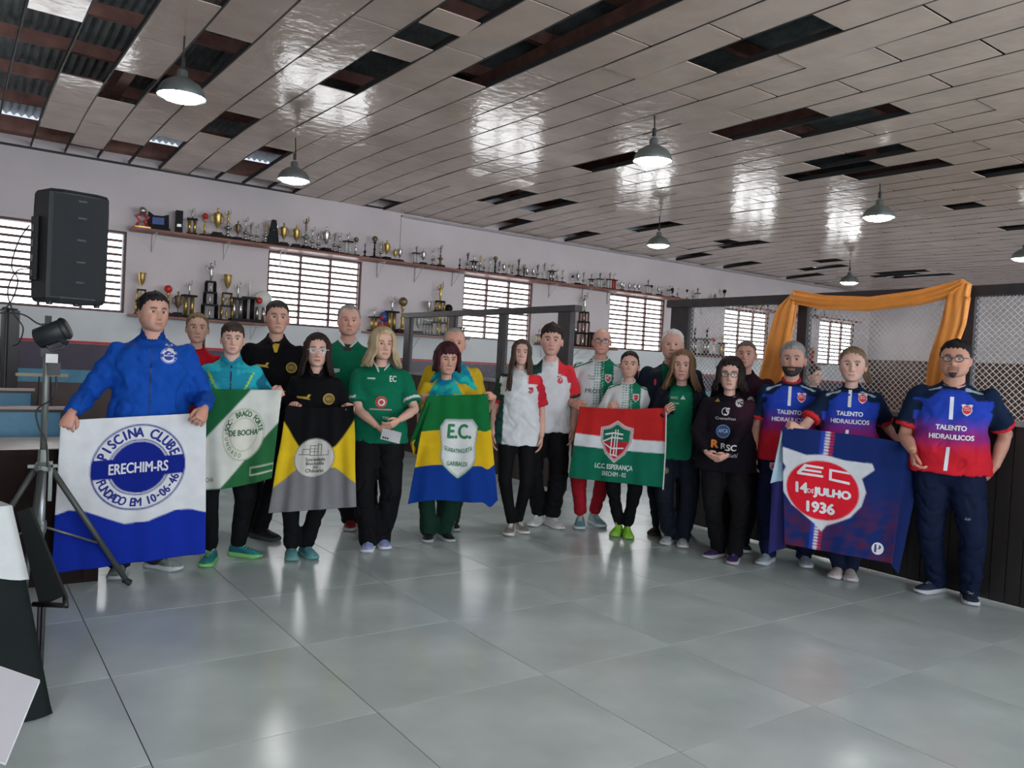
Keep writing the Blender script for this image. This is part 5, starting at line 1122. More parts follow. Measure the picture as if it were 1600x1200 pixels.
def f6(u, v, W, H):
    V3 = np.stack([u*W, v*H, u*0], 1); n = fnoise(V3, (26, 30, 1), 6)+.6*fnoise(V3, (70, 50, 1), 9); t = np.clip(sstep((v-.35)/.6)*(.35+.9*n), 0, 1)[:, None]
    c = np.array((.010, .024, .12))*(1-t)+np.array((.085, .018, .05))*t; x = (u-.35)*W; y = -(v-.50)*H
    st = (np.abs(u-.335+.09*(v-.5)) < .055); a = (u-.335+.09*(v-.5))/.055; dash = np.sin(v*H*330) > -.2
    c[st & (a < -.35)] = (.02, .05, .35); c[st & (np.abs(a) <= .35) & dash] = (.6, .62, .66); c[st & (a > .35) & dash] = (.5, .02, .04); c[st & (np.abs(a) <= .35) & ~dash] = (.2, .1, .25)
    c[inpoly(x, y, SH6)] = (.55, .58, .62); e = np.hypot((x+.003)/.215, (y-.0)/.185); c[e < 1] = (.60, .015, .03); return c
def shp(pts): return poly(pts)
E1 = [shp([(-.14, .065), (-.10, .115), (.0, .11), (.0, .098), (-.09, .100), (-.10, .088), (-.01, .086), (-.01, .074), (-.11, .076), (-.12, .066), (-.0, .062), (-.0, .05), (-.14, .052)])]
C1 = [shp([(.03, .105), (.13, .10), (.14, .088), (.045, .092), (.045, .052), (.14, .045), (.14, .030), (.03, .040)])]
b6 = banner('navy banner with white shield and red oval, held by the fair-haired woman', [(1222, 667), (1418, 692), (1394, 881), (1225, 850)], [5.95, 5.68, 5.62, 5.90], f6, [(.35, .465, (g_[0]*np.array([1.1, 1.1]), g_[1]), (.62, .63, .66)) for g_ in E1+C1]+[(.165, .495, fit_text('14', .065, .062, .05), (.62, .63, .66)), (.245, .515, fit_text('DE', .038, .026, .01), (.62, .63, .66)), (.43, .52, fit_text('JULHO', .215, .062, .05), (.62, .63, .66)), (.335, .645, fit_text('1936', .165, .064, .05), (.62, .63, .66)), (.86, .90, disc(0, 0, .037, .037), (.6, .6, .65)), (.86, .90, fit_text('P', .035, .045, .04), (.02, .03, .15))], amp=.010, folds=2, ph=5, sag=-.01)
def quadpart(o, org, pts, ds, col, name, n=10, wob=.01):
    q = [P(x, y, d_)-org for (x, y), d_ in zip(pts, ds)]; b = MB(); vs = []
    for j in range(n+1):
        for i in range(n+1):
            u, v = i/n, j/n; p = q[0].lerp(q[1], u).lerp(q[3].lerp(q[2], u), v); vs.append(p-FW*(wob*math.sin(6*u+2*v)))
    f = [(j*(n+1)+i, (j+1)*(n+1)+i, (j+1)*(n+1)+i+1, j*(n+1)+i+1) for j in range(n) for i in range(n)]
    N_ = len(vs); vs2 = [v+FW*.002 for v in vs]; b.add(vs, f, col); b.add(vs2, [x[::-1] for x in f], col); obj(name, b, FLAGM, o, True, True)
quadpart(b6[0], b6[3], [(1221, 672), (1224, 690), (1224, 751), (1203, 755)], [5.97, 5.97, 5.95, 5.98], (.33, .46, .56), 'folded_back')
quadpart(b6[0], b6[3], [(1206, 755), (1225, 750), (1227, 856), (1200, 865)], [5.99, 5.93, 5.92, 5.96], (.022, .02, .10), 'side_fold')
quadpart(b6[0], b6[3], [(1418, 692), (1436, 745), (1403, 896), (1390, 880)], [5.69, 5.74, 5.69, 5.65], (.010, .02, .10), 'side_fold')
quadpart(b4[0], b4[3], [(668, 619), (672, 630), (650, 700), (641, 690)], [6.34, 6.32, 6.30, 6.36], (.008, .12, .035), 'side_fold')
quadpart(b4[0], b4[3], [(641, 692), (653, 684), (648, 712), (647, 712)], [6.36, 6.31, 6.32, 6.34], (.55, .36, .012), 'side_fold')
o = MB(); c0 = P(1041, 640, 6.83); c1 = P(1036, 765, 6.82); mid = P(1040, 700, 6.81); o.tube([c0, mid, c1], .006, 6)
obj('hanging_cord', o, pmat((.6, .62, .62)), None, label='white cord hanging from the right edge of the red banner', category='cord')
# ============================================================ SHELVES AND TROPHIES
GOLDM = mat('gold_plastic', (.50, .34, .10), .28, .75, var=.2); SILV = mat('silver_metal', (.5, .49, .46), .25, .85, var=.2)
MARB = mat('black_marble', (.008, .008, .010), .5, var=.5, vscale=30, spec=.15); WOODT = mat('trophy_wood', (.16, .06, .03), .4, var=.3)
REDT = mat('trophy_red', (.5, .02, .02), .35); WHT_T = mat('trophy_white', (.6, .6, .56), .4); BLUT = mat('trophy_blue', (.03, .08, .3), .35); BRZ = mat('dull_bronze', (.20, .14, .08), .4, .6, var=.2)
GRNT = mat('trophy_green', (.02, .12, .05), .35)
CM = dict(g=GOLDM, s=SILV, k=MARB, w=WOODT, r=REDT, h=WHT_T, b=BLUT, z=BRZ, n=GRNT)
CN = dict(g='gold', s='silver', k='black', w='brown', r='red', h='white', b='blue', z='bronze', n='green')
SHY = D-.17; UZ, LZ = 3.225, 1.965
shelf = empty('trophy_shelf', (8, D, UZ), label='long upper red-brown wooden shelf full of trophies above the windows', category='shelf')
xs_ = [(2.12, 7.9), (7.9, 13.7), (13.7, 20.8)]
for a, c in xs_: obj('shelf_board', MB().box(a-8, c-8-.004, -.36, -.01, -.035, 0), SHELFM, shelf)
for x in (2.45, 3.5, 4.4, 6.15, 6.9, 7.7, 10.0, 10.9, 11.6, 13.8, 14.6, 17.6, 18.6):
    b = MB(); b.box(x-8-.008, x-8+.008, -.03, -.012, -.30, -.036); b.tube([(x-8, -.30, -.04), (x-8, -.02, -.28)], .006, 5); b.box(x-8-.008, x-8+.008, -.32, -.02, -.045, -.036); obj('bracket', b, WHITEM, shelf)
for i, (a, c, lb) in enumerate([(2.14, 4.17, 'lower shelf of large trophies left of the second window'), (5.89, 7.92, 'lower trophy shelf between the second and third windows'), (9.66, 11.66, 'lower trophy shelf between the third and fourth windows'), (13.5, 15.4, 'lower trophy shelf seen through the wire mesh'), (17.3, 19.3, 'lower trophy shelf right of the orange drape')]):
    g = empty('trophy_shelf', (a, D, LZ), label=lb, category='shelf'); obj('shelf_board', MB().box(0, c-a, -.38, -.035, -.03, 0), SHELFM, g)
    for x in (.2, (c-a)/2, c-a-.2):
        b = MB(); b.tube([(x, -.32, -.03), (x, -.04, -.26)], .006, 5); b.box(x-.008, x+.008, -.045, -.032, -.28, -.03); obj('bracket', b, WHITEM, g)
CUP = [(.02, 0), (.025, .02), (.018, .1), (.02, .16), (.10, .26), (.16, .42), (.175, .62), (.19, .70), (.20, .72), (.18, .72)]
def parts_for(kind, h, c1, c2, r):
    """list of (part name, MB, material key); profile heights in metres"""
    L = []
    def la(prof, k, name, z0=0.0, hs=1.0, rs=1.0, n=12, dx=0): b = MB(); b.lathe([(max(.001, a*rs), z0+z*hs) for a, z in prof], dx, 0, 0, n); L.append((name, b, k))
    def fig(z0, hh, k, dx=0, arms=1):
        b = MB(); b.lathe([(.012, 0), (.05, .05), (.07, .3), (.10, .42), (.06, .55), (.12, .72), (.05, .80), (.04, .83), (.075, .88), (.07, .96), (.001, 1.0)], 0, 0, 0, 8)
        if arms:
            b.tube([(.08, 0, .72), (.2, 0, .85), (.14, 0, 1.15)], [.035, .03, .02], 5); b.tube([(-.08, 0, .72), (-.22, 0, .6), (-.25, 0, .85)], [.035, .03, .02], 5)
        b.v = [(dx+a*hh*.9, b_*hh*.9, z0+z*hh*(.87 if arms else 1)) for a, b_, z in b.v]; L.append(('figure', b, k))
    if kind == 'cup':
        b = MB(); w_ = .16*h+.02; b.box(-w_, w_, -w_, w_, 0, .13*h); b.box(-w_*.75, w_*.75, -w_*.75, w_*.75, .13*h, .2*h); L.append(('base', b, 'k'))
        la(CUP, c1, 'cup', .2*h, h*.85, h*.70, 14)
        b = MB()
        for s in (-1, 1): b.tube([(s*.08*h, 0, .50*h), (s*.18*h, 0, .55*h), (s*.21*h, 0, .70*h), (s*.13*h, 0, .78*h)], .012*h+.003, 5)
        L.append(('handle', b, c1)); la([(.13, 0), (.12, .03), (.03, .06), (.025, .12), (.04, .15), (.03, .19), (.001, .22)], c2, 'lid', .81*h, h, h)
    elif kind == 'figure':
        w_ = .11*h+.02; b = MB(); b.box(-w_, w_, -w_, w_, 0, .12*h); L.append(('base', b, 'k')); la([(.07, 0), (.10, .03), (.045, .08), (.05, .2), (.12, .26), (.12, .29), (.04, .33), (.04, .40), (.07, .42)], c1, 'column', .12*h, h, h)
        fig(.54*h, .46*h, c2)
    elif kind == 'column':
        w_ = .13*h+.02; b = MB(); b.box(-w_, w_, -w_, w_, 0, .08*h); L.append(('base', b, 'k'))
        for s in (-1, 1): b = MB(); b.lathe([(.04*h+.006, .08*h), (.04*h+.006, .55*h)], s*w_*.5, 0, 0, 10); L.append(('column', b, c1))
        b = MB(); b.box(-w_, w_, -w_*.8, w_*.8, .55*h, .60*h); L.append(('plate', b, 'k')); fig(.60*h, .40*h, c2)
    elif kind == 'tiers':
        n = 3 if r > 1 else 2; z = 0; w_ = .15*h
        for i in range(n):
            hh = h*(.30 if n == 2 else .235)*(1-.12*i); b = MB(); b.box(-w_, w_, -w_*.7, w_*.7, z, z+.03*h); L.append(('plate', b, 'k'))
            for sx in (-1, 1):
                for sy in (-1, 1): b = MB(); b.lathe([(.018*h, z+.03*h), (.018*h, z+hh)], sx*w_*.72, sy*w_*.45, 0, 8); L.append(('column', b, c1))
            fig(z+.03*h, hh*.72, c2, 0, 0); z += hh; w_ *= .80
        b = MB(); b.box(-w_, w_, -w_*.7, w_*.7, z, z+.03*h); L.append(('plate', b, 'k')); z += .03*h
        rr = h-z
        if r == 1: la(CUP, c1, 'cup', z, rr*1.3, rr*1.1, 12)
        else: fig(z, rr, c2)
    elif kind == 'ball':
        w_ = .14*h+.01; b = MB(); b.box(-w_, w_, -w_, w_, 0, .12*h); L.append(('base', b, 'k')); la([(.11, 0), (.05, .04), (.035, .25), (.06, .30), (.035, .36), (.03, .55), (.09, .6), (.02, .63)], c1, 'stem', .12*h, h, h)
        b = MB(); b.ball((0, 0, .87*h), .125*h, 12, 8); L.append(('ball', b, c2))
    elif kind == 'ribbon':
        b = MB(); b.box(-.11, .11, -.05, .05, 0, .04); L.append(('base', b, 'g'))
        for s in (-1, 1): b = MB(); b.tube([(s*.09, 0, .03), (s*.03, 0, .35*h), (s*.09, 0, .55*h), (s*.02, 0, .66*h)], .02, 6); L.append(('curved_arm', b, c1))
        b = MB(); b.ball((0, 0, .82*h), .17*h, 14, 8); L.append(('ball', b, c2))
    elif kind == 'plaque':
        b = MB(); b.box(-.17, .17, -.04, .04, 0, .05); L.append(('base', b, 'k'))
        b = MB(); b.add([(-.15, -.02, .05), (.15, -.02, .05), (.14, -.02, h*.9), (.06, -.02, h*.8), (-.06, -.02, h*.8), (-.14, -.02, h), (-.15, .02, .05), (.15, .02, .05), (.14, .02, h*.9), (.06, .02, h*.8), (-.06, .02, h*.8), (-.14, .02, h)], [(0, 1, 2, 3, 4, 5), (11, 10, 9, 8, 7, 6)]+[(i, i+6, (i+1) % 6+6, (i+1) % 6) for i in range(6)]); L.append(('back_plate', b, 'k'))
        b = MB(); b.box(-.08, .08, -.03, -.021, .1, h*.7); L.append(('picture', b, c1))
    elif kind == 'box':
        b = MB(); b.box(-.05, .05, -.06, .06, 0, h); L.append(('box', b, 'k')); b = MB(); b.box(-.03, .03, -.066, -.061, h*.3, h*.42); L.append(('label_plate', b, c2))
    elif kind == 'round':
        b = MB(); b.box(-.1, .1, -.06, .06, 0, .06); L.append(('base', b, 'k'))
        for s in (-1, 1): b = MB(); b.lathe([(.03, .06), (.03, h*.45)], s*.05, 0, 0, 8); L.append(('column', b, c1))
        b = MB(); b.lathe([(.22*h, -.02), (.23*h, 0), (.22*h, .02)], 0, 0, 0, 20); b.v = [(a+.04, z_, y_+h*.68) for a, y_, z_ in b.v]; L.append(('disc', b, c2)); b = MB(); b.ball((-.03, -.05, h*.62), .09*h, 10, 6); L.append(('ball', b, 'r'))
    elif kind == 'slab':
        b = MB(); b.box(-.14, .14, -.06, .06, 0, .05); L.append(('base', b, 'k')); b = MB(); b.add([(-.09, -.03, .05), (.09, -.03, .05), (.03, -.03, h), (-.03, -.03, h), (-.09, .03, .05), (.09, .03, .05), (.03, .03, h), (-.03, .03, h)], [(0, 1, 2, 3), (7, 6, 5, 4), (0, 4, 5, 1), (1, 5, 6, 2), (2, 6, 7, 3), (3, 7, 4, 0)]); L.append(('slab', b, c1)); fig(.05, h*.8, c2)
    return L
TD = dict(cup='cup trophy', figure='slim figure trophy', column='two-column trophy', tiers='tiered column trophy', ball='ball-topped trophy', ribbon='curved-arm trophy', plaque='wide plaque trophy', box='upright box trophy', round='round disc trophy', slab='tapered slab trophy')
ORD = ['first', 'second', 'third', 'fourth', 'fifth', 'sixth', 'seventh', 'eighth', 'ninth', 'tenth', 'eleventh', 'twelfth', 'thirteenth', 'fourteenth', 'fifteenth', 'sixteenth', 'seventeenth', 'eighteenth', 'nineteenth', 'twentieth']
def place(lst, z, zone, group):
    lst = sorted(lst)
    for i, (px, ty, kind, c1, c2) in enumerate(lst):
        r_ = 1
        if kind.endswith('3'): kind = kind[:-1]; r_ = 2
        # shelf position and height measured in the photograph
        x = onY(px, 480, SHY).x; 
        for _ in range(3):
            q = Vector((x, SHY, z))-Vector((0, 0, EYE)); yy = 600-FPX*q.dot(UP)/q.dot(FW); x = onY(px, yy, SHY).x
        h = max(.16, onY(px+1, ty, SHY).z-z)
        n_ = ORD[i] if i < 20 else 'twenty-'+ORD[i-20] if i < 29 else ORD[i % 20]
        g = empty('trophy', (x, SHY+rnd.uniform(-.04, .05), z), rnd.uniform(-.25, .25), label='%s %s %s, %s from left %s' % (CN[c1], '' if c1 == c2 or h > 0 else '', TD[kind], n_, zone), category='trophy', group=group)
        g['label'] = ' '.join(g['label'].split()).replace(' ,', ',')
        for nm, b, k in parts_for(kind, h, c1, c2, r_): obj(nm, b, CM[k], g, kind not in ('plaque', 'box', 'slab') and nm not in ('base', 'plate', 'label_plate'))
U1 = [(222, 322.5, 'ribbon', 'r', 's'), (247, 331, 'plaque', 'b', 'g'), (280, 329, 'box', 'k', 's'), (299, 324, 'column', 'g', 's'), (319, 333, 'ball', 'g', 'r'), (338, 326, 'cup', 'g', 'g'), (356, 326, 'figure', 's', 'g'), (370, 346, 'cup', 'z', 'z'), (383.5, 338, 'figure', 's', 's'), (392, 346, 'figure', 's', 'z'),
      (402, 349, 'figure', 's', 's'), (413, 346, 'figure', 's', 'g'), (426.5, 343.5, 'slab', 'k', 's'), (442, 349, 'cup', 'g', 'z')]
U2 = [(462, 352, 'cup', 'g', 'g'), (477.5, 338, 'figure', 's', 'z'), (486.5, 354, 'figure', 's', 's'), (497.5, 361.5, 'figure', 's', 's'), (510, 355, 'cup', 's', 's'), (522, 361.5, 'figure', 's', 'z'), (531, 363, 'figure', 's', 's'), (543, 361.5, 'column', 'h', 's'), (556.5, 370, 'ball', 's', 'z'), (569, 379, 'figure', 'k', 'b'),
      (584.5, 368.5, 'ball', 'k', 'z'), (595.6, 376, 'figure', 's', 's')]
U3 = [(605, 375, 'cup', 'g', 'g'), (615.6, 389, 'cup', 'g', 'g'), (626, 385, 'cup', 's', 's'), (649, 383, 'column', 'h', 'z'), (661.6, 389, 'cup', 's', 's'), (676, 388, 'figure', 's', 's'), (687.5, 381.6, 'figure', 'z', 'z'), (716, 403, 'figure', 'k', 'k'), (732, 392.5, 'figure', 's', 'k'), (742, 395.6, 'column', 's', 's'),
      (751, 397, 'figure', 's', 'g'), (757.5, 403, 'figure', 's', 's'), (766, 401, 'figure', 'h', 's'), (774, 400, 'ball', 'k', 'z'), (780, 406.6, 'figure', 's', 'k')]
U4 = [(787.5, 409.7, 'cup', 's', 's'), (795, 413, 'ball', 's', 'g'), (802, 412, 'figure', 's', 'z'), (809, 402.5, 'figure', 'z', 'k'), (817, 413, 'ball', 'k', 's'), (825, 416, 'cup', 's', 's'), (832, 417.5, 'cup', 's', 's'), (839.7, 412, 'figure', 's', 'k'), (848, 409.7, 'figure', 'h', 'z'), (861, 411, 'column', 's', 's'), (869.4, 419, 'figure', 's', 's'), (877, 420.6, 'figure', 's', 'g')]
U5 = [(896, 430, 'ball', 's', 'k'), (903, 424, 'cup', 's', 's'), (910, 424, 'figure', 's', 'z'), (923.4, 427, 'column', 's', 'z'), (937.5, 425, 'column', 'h', 'k'), (943.8, 431.6, 'figure', 's', 's'), (951, 425, 'column', 'h', 'z'), (958.4, 426, 'column', 'r', 's'), (968.8, 439, 'cup', 's', 's'), (975.6, 441, 'cup', 's', 's'), (983.4, 441, 'cup', 's', 's'), (990.6, 442.5, 'cup', 's', 's'), (997, 442.5, 'cup', 's', 's')]
U6 = [(1010.6, 436, 'column', 'h', 'k'), (1019.4, 445, 'ball', 's', 'k'), (1027, 447, 'cup', 's', 's'), (1033.4, 447, 'figure', 'z', 's'), (1044.4, 445.6, 'column', 'h', 's'), (1052, 447, 'cup', 'k', 's'), (1057, 449, 'figure', 's', 's'), (1072.5, 452, 'ball', 's', 'k'), (1083, 453, 'figure', 's', 's'), (1091, 449, 'column', 'h', 'k'), (1118, 458, 'cup', 'z', 'z'), (1132.5, 452, 'ball', 'z', 'k')]
U7 = [(1154, 469, 'column', 'g', 'g'), (1165, 468, 'cup', 'g', 'k'), (1184, 471, 'column', 'g', 'g'), (1191, 472, 'column', 'g', 's'), (1200, 473, 'cup', 'k', 's'), (1216, 474, 'ball', 'k', 'k'), (1262, 483, 'cup', 'z', 'k'), (1274, 481, 'cup', 'z', 'k'), (1288, 485, 'figure', 'z', 'k')]
place(U1, UZ, 'on the upper shelf before the second window', 'trophies on the upper shelf')
place(U2, UZ, 'on the upper shelf over the second window', 'trophies on the upper shelf')
place(U3, UZ, 'on the upper shelf up to the third window', 'trophies on the upper shelf')
place(U4, UZ, 'on the upper shelf over the third window', 'trophies on the upper shelf')
place(U5, UZ, 'on the upper shelf before the fourth window', 'trophies on the upper shelf')
place(U6, UZ, 'on the upper shelf after the fourth window', 'trophies on the upper shelf')
place(U7, UZ, 'on the upper shelf behind the mesh', 'trophies on the upper shelf')
L1 = [(220, 424, 'tiers', 'g', 'g'), (261, 445, 'ball', 'g', 'r'), (277, 456, 'cup', 'z', 'z'), (295, 436, 'column', 'g', 's'), (327, 406, 'tiers3', 'k', 's'), (352.7, 427, 'tiers', 'g', 'g'), (369, 440, 'column', 's', 's'), (388, 437, 'column', 'k', 'h'), (407, 448, 'round', 's', 'h')]
L2 = [(585, 478.5, 'column', 'g', 's'), (599, 483, 'round', 'r', 'b'), (611, 463, 'column', 'g', 's'), (626, 464, 'ball', 'g', 'z'), (653, 492, 'cup', 's', 's'), (669, 469, 'tiers', 's', 's'), (685.6, 439.5, 'tiers3', 'g', 'g'), (699, 475, 'ball', 'z', 'k'), (722.5, 500, 'column', 'g', 'g')]
L3 = [(841, 513, 'column', 'g', 'r'), (897, 511, 'ball', 'k', 's'), (911, 456.6, 'tiers3', 'w', 's'), (921, 519, 'box', 'k', 'k'), (929, 525, 'figure', 'k', 'k')]
L4 = [(1084.5, 510.6, 'column', 's', 'k'), (1105, 510.6, 'column', 's', 'k'), (1114, 527, 'ball', 's', 'r'), (1130.6, 521, 'column', 'g', 'g')]
L5 = [(1213, 509, 'tiers', 'g', 'g'), (1258, 545, 'cup', 'g', 'g'), (1270, 539.6, 'round', 'r', 'g')]
place(L1, LZ, 'on the first lower shelf', 'large trophies on the lower shelves'); place(L2, LZ, 'on the second lower shelf', 'large trophies on the lower shelves'); place(L3, LZ, 'on the third lower shelf', 'large trophies on the lower shelves')
place(L4, LZ, 'on the lower shelf behind the mesh', 'large trophies on the lower shelves'); place(L5, LZ, 'on the last lower shelf', 'large trophies on the lower shelves')
# ============================================================ LEFT SIDE: SPEAKER, STAND, COUNTER, TABLE
GSTEEL = mat('grey_painted_steel', (.17, .19, .18), .45, .5); BPL = mat('black_plastic', (.014, .017, .02), .5, var=.2, bump=.1, bscale=200); GRL = mat('black_grille', (.012, .015, .018), .6, bump=.5, bscale=500)
CLB = vcmat('black_tablecloth', .85, .3, 300, .1); CLW = vcmat('white_tablecloth', .8, .3, 300, .2)
sc_ = P(64, 800, 4.6); SC = Vector((sc_.x, sc_.y, 0)); face = math.atan2(-SC.x, SC.y)
st = empty('speaker_stand', SC, 0, label='grey metal tripod stand carrying the black loudspeaker and spotlight', category='stand')
HUB = .79
def T_(name, pts, r, m=GSTEEL, n=10, par=st): b = MB(); b.tube(pts, r, n); return obj(name, b, m, par, True)
T_('pole', [(0, 0, .20), (0, 0, HUB)], .022, mat('bright_steel_tube', (.30, .33, .34), .35, .6)); T_('upper_pole', [(0, 0, HUB), (0, 0, 1.66)], .0175)
b = MB(); b.lathe([(.028, HUB-.03), (.045, HUB-.02), (.045, HUB+.01), (.03, HUB+.03), (.026, HUB+.10)], n=12)
b.box(-.075, .075, -.012, .012, HUB-.005, HUB+.012); b.box(-.012, .012, -.075, .075, HUB-.005, HUB+.012); obj('hub', b, GSTEEL, st)
f1_ = ground(203, 915); dirs = []; a0 = math.atan2(f1_.y-SC.y, f1_.x-SC.x); L_ = math.hypot(f1_.y-SC.y, f1_.x-SC.x)
for k in range(3):
    a = a0+k*2*PI/3; d_ = Vector((math.cos(a), math.sin(a), 0)); lg = T_('leg', [d_*.05+Vector((0, 0, HUB-.02)), d_*(L_*.97)+Vector((0, 0, .025))], .017, mat('dark_steel_tube_%d' % k, (.09, .10, .095), .5, .4))
    b = MB(); b.tube([d_*(L_*.93)+Vector((0, 0, .045)), d_*L_+Vector((0, 0, .018))], .021, 8); obj('rubber_foot', b, BPL, lg)
    T_('brace', [Vector((0, 0, .44))+d_*.02, d_*(L_*.60)+Vector((0, 0, HUB*.385))], .007)
b = MB(); b.box(.03, .05, -.012, .012, HUB-.20, HUB+.03); obj('clamp_lever', b, GSTEEL, st)
b = MB(); b.lathe([(.027, .40), (.032, .42), (.032, .46), (.027, .48)], n=12); obj('collar', b, GSTEEL, st)
# loudspeaker
sp = empty('loudspeaker', P(106, 474, 4.66), face+math.radians(14), label='large black loudspeaker on top of the grey tripod stand', category='speaker')
sp.scale = (.92, .92, .95); Hs = .66; hx = [(-.205, .02), (-.17, -.17), (-.10, -.205), (.10, -.205), (.17, -.17), (.205, .02), (.15, .19), (-.15, .19)]
b = MB(); vs = []; zz = [(0, .93), (.02, .985), (.10, 1), (.56, 1), (.64, .985), (.66, .93)]
for z, k in zz: vs += [(x*k, y*k, z) for x, y in hx]
n = 8; b.add(vs, [(j*n+i, j*n+(i+1) % n, (j+1)*n+(i+1) % n, (j+1)*n+i) for j in range(5) for i in range(n)]+[tuple(range(n))[::-1], tuple(5*n+i for i in range(n))]); obj('cabinet', b, BPL, sp)
b = MB(); vs = []
for i in range(9):
    t = -1+i/4; x = .155*t; y = -.212-.018*(1-t*t)
    vs += [(x, y, .03), (x, y, .63)]
b.add(vs, [(2*i, 2*i+2, 2*i+3, 2*i+1) for i in range(8)]); gr = obj('grille', b, GRL, sp, True)
for z in (.12, .24, .37, .50, .60):
    b = MB(); b.box(-.025, .025, -.236, -.226, z-.008, z+.004); obj('grille_clip', b, BPL, gr)
    b = MB(); b.box(-.15, .15, -.2145, -.212, z-.0025, z+.0005); obj('grille_seam', b, BPL, gr)
b = MB(); b.box(-.2145, -.199, -.08, .03, .12, .50); obj('side_handle', b, mat('deep_black', (.004, .004, .005), .7), sp)
for q in range(4): b = MB(); b.box(-.218, -.212, -.05, .01, .14+.09*q, .18+.09*q); obj('vent', b, BPL, sp)
for x in (-.13, .02, .14): b = MB(); b.lathe([(.018, -.02), (.02, 0)], x, -.1, 0, 10); obj('rubber_foot', b, BPL, sp)
# spotlight
sl = empty('spotlight', P(84, 520, 4.52), face+math.radians(0), label='black can spotlight clamped to the grey stand', category='spotlight')
ax = Vector((.84, -.25, .42)).normalized(); b = MB(); b.tube([-ax*.10, -ax*.09, ax*.075, ax*.08], [.04, .058, .060, .055], 20); obj('housing', b, BPL, sl, True)
b = MB(); b.tube([ax*.055, ax*.068], [.066, .066], 20); obj('front_ring', b, BPL, sl, True)
b = MB(); b.tube([(-.05, 0, .05), (-.06, 0, -.04), (-.01, 0, -.10), (.05, 0, -.08), (.06, 0, -.05)], .008, 6); obj('yoke', b, BPL, sl)
b = MB(); b.tube([(.02, -.02, -.03), (.07, -.04, -.055)], .014, 8); obj('knob', b, BPL, sl)
b = MB(); b.box(-.06, .0, .0, .04, -.14, -.09); obj('clamp', b, BPL, sl)
b = MB(); b.box(-.02, .04, -.03, .02, -.24, -.17); hb = obj('junction_box', b, BPL, sl); b = MB(); b.box(-.035, .025, -.031, .015, -.17, -.12); obj('white_label', b, WHITEM, hb)
def cable(pts, label, r=.005):
    q = [P(*p) for p in pts]; n = len(q); out = []
    for i in range(n-1):
        p0, p1, p2, p3 = q[max(i-1, 0)], q[i], q[i+1], q[min(i+2, n-1)]
        for j in range(6):
            t = j/6; out.append(.5*((2*p1)+(p2-p0)*t+(2*p0-5*p1+4*p2-p3)*t*t+(3*p1-p0-3*p2+p3)*t**3))
    out.append(q[-1]); b = MB(); b.tube(out, r, 6); obj('cable', b, CORD, None, True, label=label, category='cable')
cable([(-30, 488, 4.5), (10, 480, 4.5), (28, 440, 4.6), (18, 415, 4.65), (30, 375, 4.7), (46, 352, 4.62)], 'thin black cable looping from the loudspeaker to the left edge', .004)
cable([(-30, 490, 4.45), (30, 490, 4.5), (58, 505, 4.55), (70, 508, 4.58)], 'black cable running level into the spotlight')
cable([(46, 420, 4.62), (26, 424, 4.6), (12, 455, 4.6), (22, 490, 4.58), (36, 512, 4.58), (30, 535, 4.6), (20, 540, 4.65)], 'black cable hanging in a loose curl left of the stand', .004)
cable([(88, 588, 4.5), (85, 620, 4.5), (58, 640, 4.52), (60, 665, 4.52), (72, 690, 4.53), (74, 730, 4.53)], 'black cable hanging down the stand pole', .005)
# bar counter
CT = mat('counter_top_pale', (.48, .45, .42), .35); DKB = mat('dark_brown_counter', (.016, .008, .007), .75, var=.3, vscale=3, spec=.15)
X1, Y0, Y1 = .82, 5.62, 6.3
ct = empty('counter', (X1, Y0, 0), label='dark brown counter with pale top at left behind the loudspeaker stand', category='counter')
obj('body', MB().box(-4.5, 0, 0, Y1-Y0, 0, .815), DKB, ct); obj('worktop', MB().box(-4.5, .02, -.03, Y1-Y0+.02, .815, .85), DKB, ct); obj('pale_surface', MB().box(-4.5, -.05, 0, Y1-Y0, .8505, .855), CT, ct)
for x in (-.06, -1.2, -2.4): obj('panel_strip', MB().box(x-.03, x+.03, -.012, -.001, .02, .77), DKB, ct)
BLV = mat('light_blue_vinyl', (.09, .27, .42), .4); BLK_ = mat('black_frame_paint', (.015, .013, .014), .4)
for (px, py0, py1, dd, lb) in ((103, 640, 682, 5.9, 'nearer bench with light blue back above the counter'), (56, 611, 636, 7.0, 'farther bench with light blue back behind the first')):
    a = P(px, py0, dd); c = P(px-8, py1, dd); w_ = 3.0; g = empty('bench', (a.x, a.y, 0), 0, label=lb, category='bench')
    obj('blue_back', MB().box(-w_, -.03, 0, .03, c.z-.15, a.z-.02), BLV, g)
    obj('top_rail', MB().box(-w_, 0, -.02, .05, a.z-.02, a.z+.02), BLK_, g); obj('pale_edge', MB().box(-w_, -.01, -.024, -.0205, a.z+.0, a.z+.022), mat('pale_edge', (.45, .35, .33), .5), g)
    for x in (-.015, -1.2, -2.4): obj('leg', MB().box(x-.02, x+.02, -.025, .05, 0, a.z-.02), BLK_, g)
    obj('seat', MB().box(-w_, 0, .05, .45, .40, .45), BLK_, g)
for px, rr, m_, lb, yt in ((9, .03, BLK_, 'slim black post at the left edge', 480), (13, .018, GSTEEL, 'thin grey pole between two black posts at the left edge', 486), (21, .045, BLK_, 'thick black post at the left edge', 482)):
    a = P(px, yt, 7.6); b = MB(); b.box(-rr, rr, -rr, rr, 0, a.z-.02); b.lathe([(rr*1.1, a.z-.02), (rr*.9, a.z)], n=8)
    g = empty('net_post', (a.x, a.y, 0), .2, label=lb, category='post'); obj('post', b, m_, g); b = MB(); b.box(-rr-.02, rr+.02, -rr-.02, rr+.02, 0, .02); obj('base', b, m_, g)
a = P(66, 586, 6.6); g = empty('coat_stand', (a.x, a.y, 0), .1, label='pale wooden crossbar on thin black legs behind the stand', category='stand'); obj('crossbar', MB().box(-.19, .19, -.012, .012, a.z-.012, a.z+.012), mat('pale_wood', (.42, .36, .22), .5), g)
